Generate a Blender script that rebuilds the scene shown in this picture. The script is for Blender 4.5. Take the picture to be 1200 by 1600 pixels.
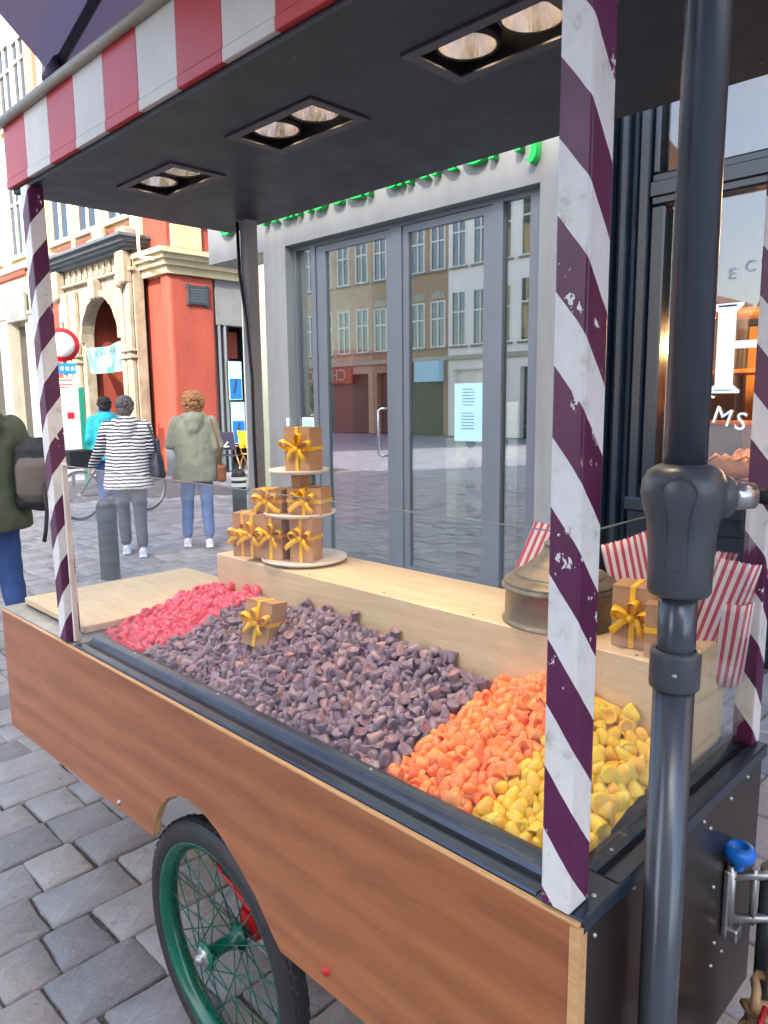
import bpy, bmesh, math, random
from mathutils import Vector, Matrix, noise
random.seed(7)
PI = math.pi
R = math.radians
for o in list(bpy.data.objects): bpy.data.objects.remove(o)
scene = bpy.context.scene
COL = scene.collection

# ------------------------------------------------------------------ camera, sky, sun, exposure
YAW, PITCH, ROLL = R(-45.054), R(8.554), R(-0.592)
FPX = 1153.48
CAM = Vector((0, 0, 1.57))
fwd = Vector((math.sin(YAW)*math.cos(PITCH), math.cos(YAW)*math.cos(PITCH), -math.sin(PITCH)))
rgt = Vector((math.cos(YAW), -math.sin(YAW), 0))
upv = rgt.cross(fwd)
rr = rgt*math.cos(ROLL) + upv*math.sin(ROLL)
uu = -rgt*math.sin(ROLL) + upv*math.cos(ROLL)
cd = bpy.data.cameras.new('camera')
cam = bpy.data.objects.new('camera', cd); COL.objects.link(cam)
cd.sensor_fit = 'VERTICAL'; cd.sensor_height = 24.0; cd.lens = FPX/1600*24.0
cd.clip_start = 0.05; cd.clip_end = 1500
m = Matrix((rr, uu, -fwd)).transposed().to_4x4(); m.translation = CAM
cam.matrix_world = m
scene.camera = cam

SUN_EL, SUN_AZ = R(36), R(155)          # azimuth: clockwise from +y, the sun stands behind the camera to the right
sdir = Vector((math.sin(SUN_AZ)*math.cos(SUN_EL), math.cos(SUN_AZ)*math.cos(SUN_EL), math.sin(SUN_EL)))
world = bpy.data.worlds.new('World'); scene.world = world; world.use_nodes = True
wn = world.node_tree
sky = wn.nodes.new('ShaderNodeTexSky'); sky.sky_type = 'NISHITA'; sky.sun_disc = False
sky.sun_elevation = SUN_EL; sky.sun_rotation = SUN_AZ
sky.air_density = 0.9; sky.dust_density = 2.6; sky.ozone_density = 0.25
bg = wn.nodes['Background']; bg.inputs['Strength'].default_value = 0.15
wn.links.new(sky.outputs[0], bg.inputs[0])
sl = bpy.data.lights.new('sun', 'SUN'); sl.energy = 2.0; sl.angle = R(0.6); sl.color = (1, .93, .82)
so = bpy.data.objects.new('sun', sl); COL.objects.link(so)
so.rotation_euler = sdir.to_track_quat('Z', 'Y').to_euler(); so.location = (10, -20, 30)
vs = scene.view_settings
vs.view_transform = 'Standard'; vs.look = 'None'; vs.gamma = 1.0; vs.use_curve_mapping = False
vs.exposure = 2.22
scene.cycles.use_denoising = True
scene.cycles.max_bounces = 10; scene.cycles.transparent_max_bounces = 16
scene.cycles.caustics_reflective = False; scene.cycles.caustics_refractive = False
scene.cycles.sample_clamp_indirect = 6

def px(P):
    d = Vector(P) - CAM; w = d.dot(fwd)
    if w < .05: return (-9999, -9999, w)
    return (600 + FPX*d.dot(rr)/w, 800 - FPX*d.dot(uu)/w, w)

# ------------------------------------------------------------------ materials
MATS = {}
def srgb(r, g, b):
    f = lambda c: c/12.92 if c <= .04045 else ((c+.055)/1.055)**2.4
    return (f(r/255), f(g/255), f(b/255), 1)
class NT:
    def __init__(s, name):
        s.m = bpy.data.materials.new(name); s.m.use_nodes = True
        s.t = s.m.node_tree; s.b = s.t.nodes['Principled BSDF']; MATS[name] = s.m
    def n(s, typ, **kw):
        nd = s.t.nodes.new(typ)
        for k, v in kw.items(): setattr(nd, k, v)
        return nd
    def l(s, a, b): s.t.links.new(a, b)
    def val(s, sock, v): sock.default_value = v
    def math(s, op, a, b=None, c=None):
        nd = s.n('ShaderNodeMath', operation=op)
        for i, v in enumerate((a, b, c)):
            if v is None: continue
            if isinstance(v, (int, float)): nd.inputs[i].default_value = v
            else: s.l(v, nd.inputs[i])
        return nd.outputs[0]
    def noise(s, scale, detail=4, vec=None, rough=.55, dist=0):
        nd = s.n('ShaderNodeTexNoise'); nd.inputs['Scale'].default_value = scale
        nd.inputs['Detail'].default_value = detail; nd.inputs['Roughness'].default_value = rough
        nd.inputs['Distortion'].default_value = dist
        s.l(vec if vec is not None else s.coord(), nd.inputs['Vector']); return nd.outputs['Fac']
    def coord(s, kind='Object', scale=None):
        if not hasattr(s, 'tc'): s.tc = s.n('ShaderNodeTexCoord')
        o = s.tc.outputs[kind]
        if scale is None: return o
        mp = s.n('ShaderNodeMapping'); mp.inputs['Scale'].default_value = scale; s.l(o, mp.inputs['Vector']); return mp.outputs[0]
    def ramp(s, fac, stops):
        nd = s.n('ShaderNodeValToRGB'); e = nd.color_ramp.elements
        while len(e) < len(stops): e.new(.5)
        for i, (p, c) in enumerate(stops): e[i].position = p; e[i].color = c if len(c) == 4 else (*c, 1)
        s.l(fac, nd.inputs[0]); return nd.outputs[0]
    def mix(s, fac, a, b, typ='MIX'):
        nd = s.n('ShaderNodeMix', data_type='RGBA', blend_type=typ)
        if isinstance(fac, (int, float)): nd.inputs[0].default_value = fac
        else: s.l(fac, nd.inputs[0])
        for v, i in ((a, 6), (b, 7)):
            if isinstance(v, tuple): nd.inputs[i].default_value = v if len(v) == 4 else (*v, 1)
            else: s.l(v, nd.inputs[i])
        return nd.outputs[2]
    def bump(s, h, strength=.3, dist=.01):
        nd = s.n('ShaderNodeBump'); nd.inputs['Strength'].default_value = strength; nd.inputs['Distance'].default_value = dist
        s.l(h, nd.inputs['Height']); s.l(nd.outputs[0], s.b.inputs['Normal'])
    def base(s, c):
        if isinstance(c, tuple): s.b.inputs['Base Color'].default_value = c if len(c) == 4 else (*c, 1)
        else: s.l(c, s.b.inputs['Base Color'])
    def set(s, **kw):
        for k, v in kw.items():
            i = s.b.inputs[k.replace('_', ' ')]
            if isinstance(v, (int, float, tuple)): i.default_value = v
            else: s.l(v, i)
def dull(c, f): return (c[0]*f, c[1]*f, c[2]*f, 1)
def plain(name, c, rough=.6, var=.18, nscale=6, bump=.1, bscale=60, bdist=.004, metal=0, spec=.5, wear=None):
    t = NT(name)
    n1 = t.noise(nscale, 5)
    col = t.ramp(n1, [(.3, dull(c, 1-var)), (.7, dull(c, min(1+var, 1.6)))])
    if name.startswith(('wall_', 'portal', 'shop_grey', 'brick', 'stone')):
        st = t.noise(5, 5, t.coord('Object', (1, 1, .12)), .65); blot = t.noise(.9, 5, None, .7)
        col = t.mix(.55, col, t.ramp(t.math('MULTIPLY_ADD', blot, .5, t.math('MULTIPLY', st, .5)), [(.36, (.34, .33, .31, 1)), (.5, (.5, .5, .5, 1)), (.64, (.58, .58, .57, 1))]), 'OVERLAY')
    t.base(col)
    r2 = t.noise(nscale*3, 3)
    if bump: t.set(Roughness=t.math('MULTIPLY_ADD', r2, .25, rough-.125), Metallic=metal)
    else: t.set(Roughness=rough, Metallic=metal)
    t.b.inputs['Specular IOR Level'].default_value = spec
    if bump: t.bump(t.noise(bscale, 4), bump, bdist)
    return t.m
# paints, plasters, metals
plain('navy_metal', srgb(62, 74, 92), .26, .06, 3, 0, metal=.6)
plain('slate_soffit', srgb(35, 40, 47), .45, .08, 4, .06, 90, .001)
plain('light_frame_grey', srgb(78, 78, 82), .5, .06, 8, .02)
plain('black_matt', (.012, .012, .013, 1), .5, .1, 8, .02)
plain('black_rubber', (.022, .023, .026, 1), .55, .25, 14, .25, 150, .002)
plain('rim_green', srgb(14, 92, 74), .25, .25, 9, .1, 60, .001)
plain('red_steel', srgb(190, 32, 34), .4, .15)
plain('zinc', srgb(165, 168, 168), .35, .15, 20, .06, 90, .001, metal=.8)
plain('steel', srgb(185, 187, 190), .25, .1, 20, .03, metal=.9)
plain('pole_grey', srgb(80, 87, 97), .24, .04, 5, 0, metal=.3)
plain('crank_grey', srgb(74, 79, 86), .38, .04, 6, .03, 200, .0004)
plain('parasol_fabric', srgb(112, 104, 126), .85, .08, 5, .25, 300, .001)
_m = MATS['parasol_fabric']; _t = _m.node_tree; _tr = _t.nodes.new('ShaderNodeBsdfTranslucent'); _tr.inputs[0].default_value = srgb(120, 110, 134)
_mx = _t.nodes.new('ShaderNodeMixShader'); _mx.inputs[0].default_value = .45; _o = _t.nodes['Material Output']
_t.links.new(_t.nodes['Principled BSDF'].outputs[0], _mx.inputs[1]); _t.links.new(_tr.outputs[0], _mx.inputs[2]); _t.links.new(_mx.outputs[0], _o.inputs['Surface'])
plain('parasol_rib', srgb(42, 40, 48), .5, .08)
plain('rod_beige', srgb(150, 140, 118), .4, .2, 8, .05)
plain('grey_post', srgb(150, 153, 156), .55, .1, 4, .05)
plain('kraft', srgb(192, 150, 110), .8, .07, 14, .15, 200, .0008)
plain('kraft_dark', srgb(180, 138, 98), .8, .07, 14, .15, 200, .0008)
plain('ribbon', srgb(255, 200, 44), .3, .06, 20, .1, 200, .0005)
plain('plate_white', srgb(225, 220, 212), .4, .05, 9, .03)
plain('shop_grey', srgb(138, 141, 141), .55, .06, 1.6, .08, 40, .002)
plain('shop_frame', srgb(116, 123, 132), .35, .04, 3, .02, metal=.25)
plain('navy_wood', srgb(17, 29, 42), .2, .08, 3, 0)
plain('letter_green', srgb(20, 190, 82), .4, .04, 6, .0)
plain('letter_side', srgb(222, 226, 222), .4, .04, 6, .0)
plain('wall_red', srgb(158, 72, 56), .75, .12, 1.5, .15, 25, .004)
plain('wall_cream', srgb(198, 187, 150), .75, .07, 1.5, .15, 25, .004)
plain('wall_pale', srgb(176, 172, 158), .75, .06, 1.5, .15, 25, .004)
plain('wall_salmon', srgb(180, 128, 110), .75, .06, 1.5, .15, 25, .004)
plain('portal_stone', srgb(158, 149, 130), .8, .25, 3.5, .5, 22, .012)
plain('stone_grey', srgb(124, 126, 126), .8, .12, 3, .3, 25, .006)
plain('stone_bluegrey', srgb(92, 102, 110), .8, .12, 3, .3, 25, .006)
plain('plaque_dark', srgb(52, 60, 66), .5, .1, 9, .2, 60, .004)
plain('window_white', srgb(238, 234, 222), .5, .05, 4, .0)
plain('roof_tile', srgb(120, 74, 58), .8, .25, 5, .5, 14, .02)
plain('roof_slate', srgb(74, 80, 90), .6, .2, 5, .4, 14, .02)
plain('brick_brown', srgb(172, 140, 114), .8, .18, 5, .4, 12, .01)
plain('brick_tan', srgb(194, 166, 138), .8, .18, 5, .4, 12, .01)
plain('wall_white', srgb(246, 241, 232), .7, .05, 2, .1)
plain('interior_green', srgb(200, 208, 194), .6, .05, 2, .0)
plain('interior_floor', srgb(110, 112, 112), .35, .1, 3, .0)
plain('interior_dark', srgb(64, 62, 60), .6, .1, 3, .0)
plain('interior_red', srgb(150, 60, 58), .6, .1, 3, .0)
plain('interior_orange', srgb(240, 168, 84), .6, .12, 3, .0)
plain('wood_shelf', srgb(150, 92, 42), .5, .2, 6, .05)
plain('bread', srgb(190, 120, 60), .6, .25, 14, .3, 40, .004)
plain('deck_wood', srgb(190, 150, 100), .6, .2, 8, .1)
plain('canvas_navy', srgb(40, 40, 62), .85, .1, 9, .2, 200, .001)
plain('canvas_yellow', srgb(246, 200, 30), .85, .08, 9, .2, 200, .001)
plain('canvas_orange', srgb(240, 150, 50), .85, .08, 9, .2, 200, .001)
plain('sign_red', srgb(214, 30, 40), .4, .04, 6, .0)
plain('sign_white', srgb(240, 240, 238), .4, .03, 6, .0)
plain('sign_blue', srgb(20, 110, 205), .4, .03, 6, .0)
plain('sign_teal', srgb(20, 150, 125), .4, .03, 6, .0)
plain('blue_plastic', srgb(18, 120, 220), .35, .05, 9, .02)
plain('rope', srgb(176, 146, 108), .9, .25, 30, .6, 160, .003)
plain('red_plastic', srgb(168, 24, 48), .35, .05, 9, .02)
plain('skin', srgb(214, 164, 138), .55, .06, 20, .05, 120, .001)
plain('hair_grey', srgb(92, 88, 84), .7, .45, 40, .8, 90, .01)
plain('hair_brown', srgb(166, 118, 78), .7, .35, 40, .9, 80, .012)
plain('hair_dark', srgb(36, 28, 26), .7, .3, 40, .6, 90, .008)
plain('coat_sage', srgb(142, 146, 128), .85, .08, 5, .5, 14, .012)
plain('coat_turq', srgb(44, 182, 196), .75, .08, 5, .5, 16, .012)
plain('coat_olive', srgb(84, 90, 68), .8, .1, 5, .5, 14, .012)
plain('pack_black', srgb(34, 37, 38), .7, .2, 8, .5, 18, .01)
plain('pack_taupe', srgb(98, 90, 84), .75, .08, 8, .4, 18, .01)
plain('jeans_blue', srgb(50, 78, 132), .85, .16, 9, .5, 16, .01)
plain('jeans_light', srgb(104, 128, 172), .85, .14, 9, .5, 16, .01)
plain('trousers_grey', srgb(82, 84, 92), .85, .1, 9, .5, 16, .01)
plain('shoe_white', srgb(232, 232, 234), .5, .05, 12, .1)
plain('shoe_pale', srgb(196, 206, 226), .5, .08, 12, .1)
plain('bag_navy', srgb(40, 44, 60), .45, .1, 9, .1)
plain('bag_brown', srgb(134, 84, 52), .5, .1, 9, .1)
plain('bollard_grey', srgb(68, 71, 72), .5, .12, 8, .1)
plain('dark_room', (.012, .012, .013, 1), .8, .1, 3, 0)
plain('pale_blue_paper', srgb(176, 222, 240), .6, .03, 3, 0)
plain('ink_grey', srgb(92, 122, 140), .6, .03, 3, 0)
plain('dot_green', srgb(10, 120, 66), .5, .04, 6, 0)
plain('letter_white', srgb(226, 236, 246), .5, .02, 6, 0)
plain('letter_faint', srgb(120, 140, 165), .5, .02, 6, 0)
plain('white_plastic', srgb(230, 230, 226), .4, .03, 6, 0)
plain('bike_black', (.03, .03, .033, 1), .4, .1, 6, 0)

def wood(name, c1, c2, axis, rough=.45, gs=3.0, coat=0):
    t = NT(name)
    sc = {'x': (1.2, 9, 9), 'z': (9, 9, 1.2), 'y': (9, 1.2, 9)}[axis]
    n0 = t.noise(gs, 6, t.coord('Object', sc), .6, 2.6)
    sc2 = tuple(v*7 for v in sc)
    n1 = t.noise(gs*2, 3, t.coord('Object', sc2), .6)
    big = t.noise(1.3, 3)
    f = t.math('MULTIPLY_ADD', n1, .35, t.math('MULTIPLY', n0, .65))
    f = t.math('MULTIPLY_ADD', big, .25, t.math('SUBTRACT', f, .12))
    if name == 'ply_stained':
        wv = t.n('ShaderNodeTexWave', bands_direction='Z'); t.l(t.coord('Object', (.55, 1, 2.4)), wv.inputs['Vector'])
        for k_, v_ in (('Scale', 1.5), ('Distortion', 11), ('Detail', 4), ('Detail Scale', .8), ('Detail Roughness', .55)): wv.inputs[k_].default_value = v_
        f = t.math('MULTIPLY_ADD', wv.outputs['Fac'], .19, t.math('MULTIPLY', f, .85))
    t.base(t.ramp(f, [(.28, c1), (.5, tuple((a+b)/2 for a, b in zip(c1, c2))), (.72, c2)]))
    t.set(Roughness=rough)
    if coat: t.set(Coat_Weight=coat, Coat_Roughness=.25)
    t.bump(n1, .12, .002)
wood('ply_stained', srgb(142, 82, 46), srgb(178, 112, 68), 'x', .38, 1.1, .25)
wood('ply_birch', srgb(206, 180, 136), srgb(230, 210, 172), 'x', .5, 1.2)
wood('ply_birch_end', srgb(200, 170, 124), srgb(226, 202, 158), 'z', .5, 1.6)
wood('ply_edge', srgb(190, 142, 92), srgb(228, 186, 132), 'x', .6, 4)
wood('ply_black', (.012, .009, .008, 1), (.03, .022, .018, 1), 'y', .3, 2)

def striped_post(name, sign, x0, z0):
    t = NT(name)
    sx = t.n('ShaderNodeSeparateXYZ'); t.l(t.n('ShaderNodeNewGeometry').outputs['Position'], sx.inputs[0])
    s = t.math('ADD', sx.outputs[0], sx.outputs[1])
    wob = t.math('MULTIPLY', t.math('SUBTRACT', t.noise(18, 2), .5), .006)
    v = t.math('MULTIPLY_ADD', t.math('SUBTRACT', s, x0), 1.25*sign, sx.outputs[2])
    v = t.math('ADD', v, wob)
    fr = t.math('FRACT', t.math('DIVIDE', t.math('SUBTRACT', v, z0), .17))
    band = t.math('LESS_THAN', fr, .505)
    chip = t.math('GREATER_THAN', t.noise(60, 4, t.coord('Object', (1, 1, .6)), .7), .60)
    patch = t.math('GREATER_THAN', t.noise(7, 2), .55)
    chips = t.math('MULTIPLY', chip, patch)
    keep = t.math('MULTIPLY', band, t.math('SUBTRACT', 1, chips))
    dirt = t.noise(26, 6, None, .7)
    white = t.ramp(dirt, [(.30, srgb(188, 184, 172)), (.42, srgb(226, 226, 222)), (.7, srgb(236, 236, 233))])
    plum = t.ramp(t.noise(9, 4), [(.3, srgb(78, 20, 62)), (.7, srgb(100, 34, 82))])
    c = t.mix(keep, white, plum)
    scr = t.math('MULTIPLY', t.math('GREATER_THAN', t.noise(38, 5, t.coord('Object', (1, 1, .4)), .7), .70), .8)
    c = t.mix(scr, c, srgb(176, 160, 130))
    t.base(c); t.set(Roughness=t.math('MULTIPLY_ADD', dirt, .3, .22))
    t.bump(t.math('ADD', t.math('MULTIPLY', keep, .6), t.math('MULTIPLY', dirt, .5)), .25, .0015)
striped_post('post_stripe_a', 1, .29, 1.353-.085+.085)
striped_post('post_stripe_b', -1, -1.30, 2.036)
striped_post('post_stripe_c', 1, .96, 1.40)

def painted_board(name, c):
    t = NT(name)
    n1 = t.noise(7, 5); scr = t.math('GREATER_THAN', t.noise(30, 5, t.coord('Object', (.5, 1, 1.4)), .7), .72)
    col = t.ramp(n1, [(.3, dull(c, .9)), (.7, dull(c, 1.08))])
    t.base(t.mix(t.math('MULTIPLY', scr, .35), col, srgb(200, 180, 165)))
    t.set(Roughness=.32); t.bump(n1, .06, .002)
painted_board('paint_red', srgb(194, 62, 62)); painted_board('paint_offwhite', srgb(212, 208, 196))

def candy(name, c1, c2, sss=.5, rough=.38, c3=None):
    t = NT(name)
    oi = t.n('ShaderNodeObjectInfo'); at = t.n('ShaderNodeAttribute', attribute_name='tone')
    rnd = t.math('FRACT', t.math('ADD', oi.outputs['Random'], at.outputs['Fac']))
    c = t.ramp(rnd, [(0, c1), (.55, tuple((a+b)/2 for a, b in zip(c1, c2))), (.85, c2), (1, c3 or c2)])
    dust = t.noise(70, 4)
    c = t.mix(t.math('MULTIPLY', t.ramp(dust, [(.4, (0, 0, 0, 1)), (.65, (1, 1, 1, 1))]), .16), c, (.75, .72, .75, 1))
    t.base(c); t.set(Roughness=rough)
    t.b.inputs['Subsurface Weight'].default_value = sss
    t.b.inputs['Subsurface Radius'].default_value = (.016, .008, .005); t.b.inputs['Subsurface Scale'].default_value = 1.3
    t.bump(t.noise(420, 3), .35, .0006)
candy('candy_purple', srgb(94, 76, 98), srgb(140, 120, 136), .14, .42, srgb(158, 118, 118))
candy('candy_purple_inside', srgb(120, 74, 88), srgb(158, 104, 108), .2, .35)
candy('candy_pink', srgb(204, 40, 78), srgb(234, 78, 106), .6, .3)
candy('candy_orange', srgb(244, 120, 44), srgb(255, 158, 80), .7, .36)
candy('candy_yellow', srgb(238, 180, 14), srgb(254, 214, 60), .7, .36)

def stripes_xz(name, axis, period, c1, c2, duty=.5, rough=.8, tilt=0.0, wob=.0):
    t = NT(name)
    sx = t.n('ShaderNodeSeparateXYZ'); t.l(t.coord('Object'), sx.inputs[0])
    v = sx.outputs['XYZ'.index(axis)]
    if wob: v = t.math('ADD', v, t.math('MULTIPLY', t.noise(5, 2), wob))
    f = t.math('LESS_THAN', t.math('FRACT', t.math('DIVIDE', v, period)), duty)
    t.base(t.mix(f, c1, c2)); t.set(Roughness=rough)
    t.bump(t.noise(24, 4), .45, .006)
stripes_xz('bag_stripe', 'X', .0138, srgb(238, 226, 222), srgb(204, 74, 90), .48, .6)
stripes_xz('shirt_stripe', 'Z', .034, srgb(236, 234, 228), srgb(50, 50, 72), .42, .85, 0, .05)
stripes_xz('sleeve_stripe', 'Z', .034, srgb(226, 226, 226), srgb(40, 42, 66), .66, .85, 0, .05)

def glass(name, tint, refl, rough=.0, power=None):
    t = NT(name); nt = t.t
    out = nt.nodes['Material Output']; nt.nodes.remove(t.b)
    tr = t.n('ShaderNodeBsdfTransparent'); tr.inputs[0].default_value = tint
    gl = t.n('ShaderNodeBsdfGlossy'); gl.inputs['Roughness'].default_value = rough; gl.inputs['Color'].default_value = (.95, .97, 1, 1)
    ge = t.n('ShaderNodeNewGeometry'); dp = t.n('ShaderNodeVectorMath', operation='DOT_PRODUCT')
    t.l(ge.outputs['Normal'], dp.inputs[0]); t.l(ge.outputs['Incoming'], dp.inputs[1])
    fr = t.math('POWER', t.math('SUBTRACT', 1.0, t.math('ABSOLUTE', dp.outputs['Value'])), 5.0)   # Schlick, same from both faces
    mx = t.n('ShaderNodeMixShader')
    t.l(t.math('MULTIPLY_ADD', fr, 1.0-refl, refl), mx.inputs[0])
    t.l(tr.outputs[0], mx.inputs[1]); t.l(gl.outputs[0], mx.inputs[2]); t.l(mx.outputs[0], out.inputs['Surface'])
glass('glass_clear', (.985, .992, .988, 1), .03)
glass('glass_shop', (.74, .79, .76, 1), .40)
glass('glass_navy', (.86, .86, .84, 1), .085)
glass('glass_dark', (.25, .27, .3, 1), .12)
plain('glass_edge', srgb(128, 142, 136), .2, .05, 9, 0)

def emit(name, c, s):
    t = NT(name); t.base((.8, .8, .8, 1)); t.b.inputs['Emission Color'].default_value = c; t.b.inputs['Emission Strength'].default_value = s
emit('lamp_glow', (1, .72, .42, 1), 110.0)
emit('fill_glow', (1, .97, .88, 1), 7.0)  # glow of the fill panels added inside the grey shop
emit('warm_bulb', (1, .62, .24, 1), 9.0)
t = NT('reflector'); t.base((.85, .82, .8, 1)); t.set(Metallic=1.0, Roughness=.18)
t.bump(t.noise(60, 2, t.coord('Object', (1, 1, .05))), .6, .004)
t = NT('brass_old')
n1 = t.noise(14, 6, None, .65); n2 = t.noise(3, 3)
t.base(t.ramp(t.math('MULTIPLY_ADD', n2, .5, t.math('MULTIPLY', n1, .5)), [(.35, srgb(96, 88, 72)), (.5, srgb(136, 125, 102)), (.66, srgb(160, 149, 124))]))
t.set(Metallic=.6, Roughness=t.math('MULTIPLY_ADD', n1, .3, .3)); t.bump(n1, .12, .002)

t = NT('sett')
at = t.n('ShaderNodeAttribute', attribute_name='tone')
n1 = t.noise(9, 6, t.coord('Object', (1, .5, 1)), .65); n2 = t.noise(46, 5, t.coord('Object', (2.2, .7, 1)), .7)
c = t.ramp(at.outputs['Fac'], [(0, srgb(132, 130, 132)), (.35, srgb(150, 149, 152)), (.8, srgb(162, 160, 160)), (.94, srgb(150, 146, 142)), (1, srgb(170, 167, 164))])
c = t.mix(.55, c, t.ramp(n1, [(.3, (.30, .30, .30, 1)), (.7, (.56, .56, .57, 1))]), 'OVERLAY')
c = t.mix(t.math('MULTIPLY', t.math('GREATER_THAN', t.noise(120, 2), .68), .5), c, srgb(196, 196, 198))
gp_ = t.n('ShaderNodeNewGeometry').outputs['Position']
big = t.noise(2.2, 5, gp_, .65); spot = t.math('GREATER_THAN', t.noise(17, 2, gp_), .70)
c = t.mix(.5, c, t.ramp(big, [(.3, (.40, .39, .38, 1)), (.5, (.52, .52, .52, 1)), (.7, (.60, .60, .61, 1))]), 'OVERLAY')
c = t.mix(t.math('MULTIPLY', spot, .35), c, srgb(92, 88, 84))
t.base(c); t.set(Roughness=t.math('MULTIPLY_ADD', n2, .35, .36)); t.bump(t.math('ADD', n1, n2), 1.0, .011)
t = NT('joint_sand')
n1 = t.noise(60, 6, None, .7)
t.base(t.ramp(n1, [(.3, srgb(40, 36, 34)), (.55, srgb(84, 78, 72)), (.75, srgb(140, 132, 122))])); t.set(Roughness=.95); t.bump(n1, .8, .01)
t = NT('street')
br = t.n('ShaderNodeTexBrick'); mp = t.n('ShaderNodeMapping'); mp.inputs['Rotation'].default_value = (0, 0, R(90))
t.l(t.coord(), mp.inputs['Vector']); t.l(mp.outputs[0], br.inputs['Vector'])
br.inputs['Scale'].default_value = 1; br.inputs['Brick Width'].default_value = .26; br.inputs['Row Height'].default_value = .205
br.inputs['Mortar Size'].default_value = .008; br.inputs['Color1'].default_value = srgb(142, 142, 150); br.inputs['Color2'].default_value = srgb(162, 162, 170); br.inputs['Mortar'].default_value = srgb(64, 60, 58)
t.base(t.mix(.4, br.outputs[0], t.ramp(t.noise(3, 6), [(.3, (.25, .25, .26, 1)), (.7, (.65, .65, .68, 1))]), 'OVERLAY')); t.set(Roughness=.6)
t.bump(br.outputs['Fac'], -.4, .01)

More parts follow.
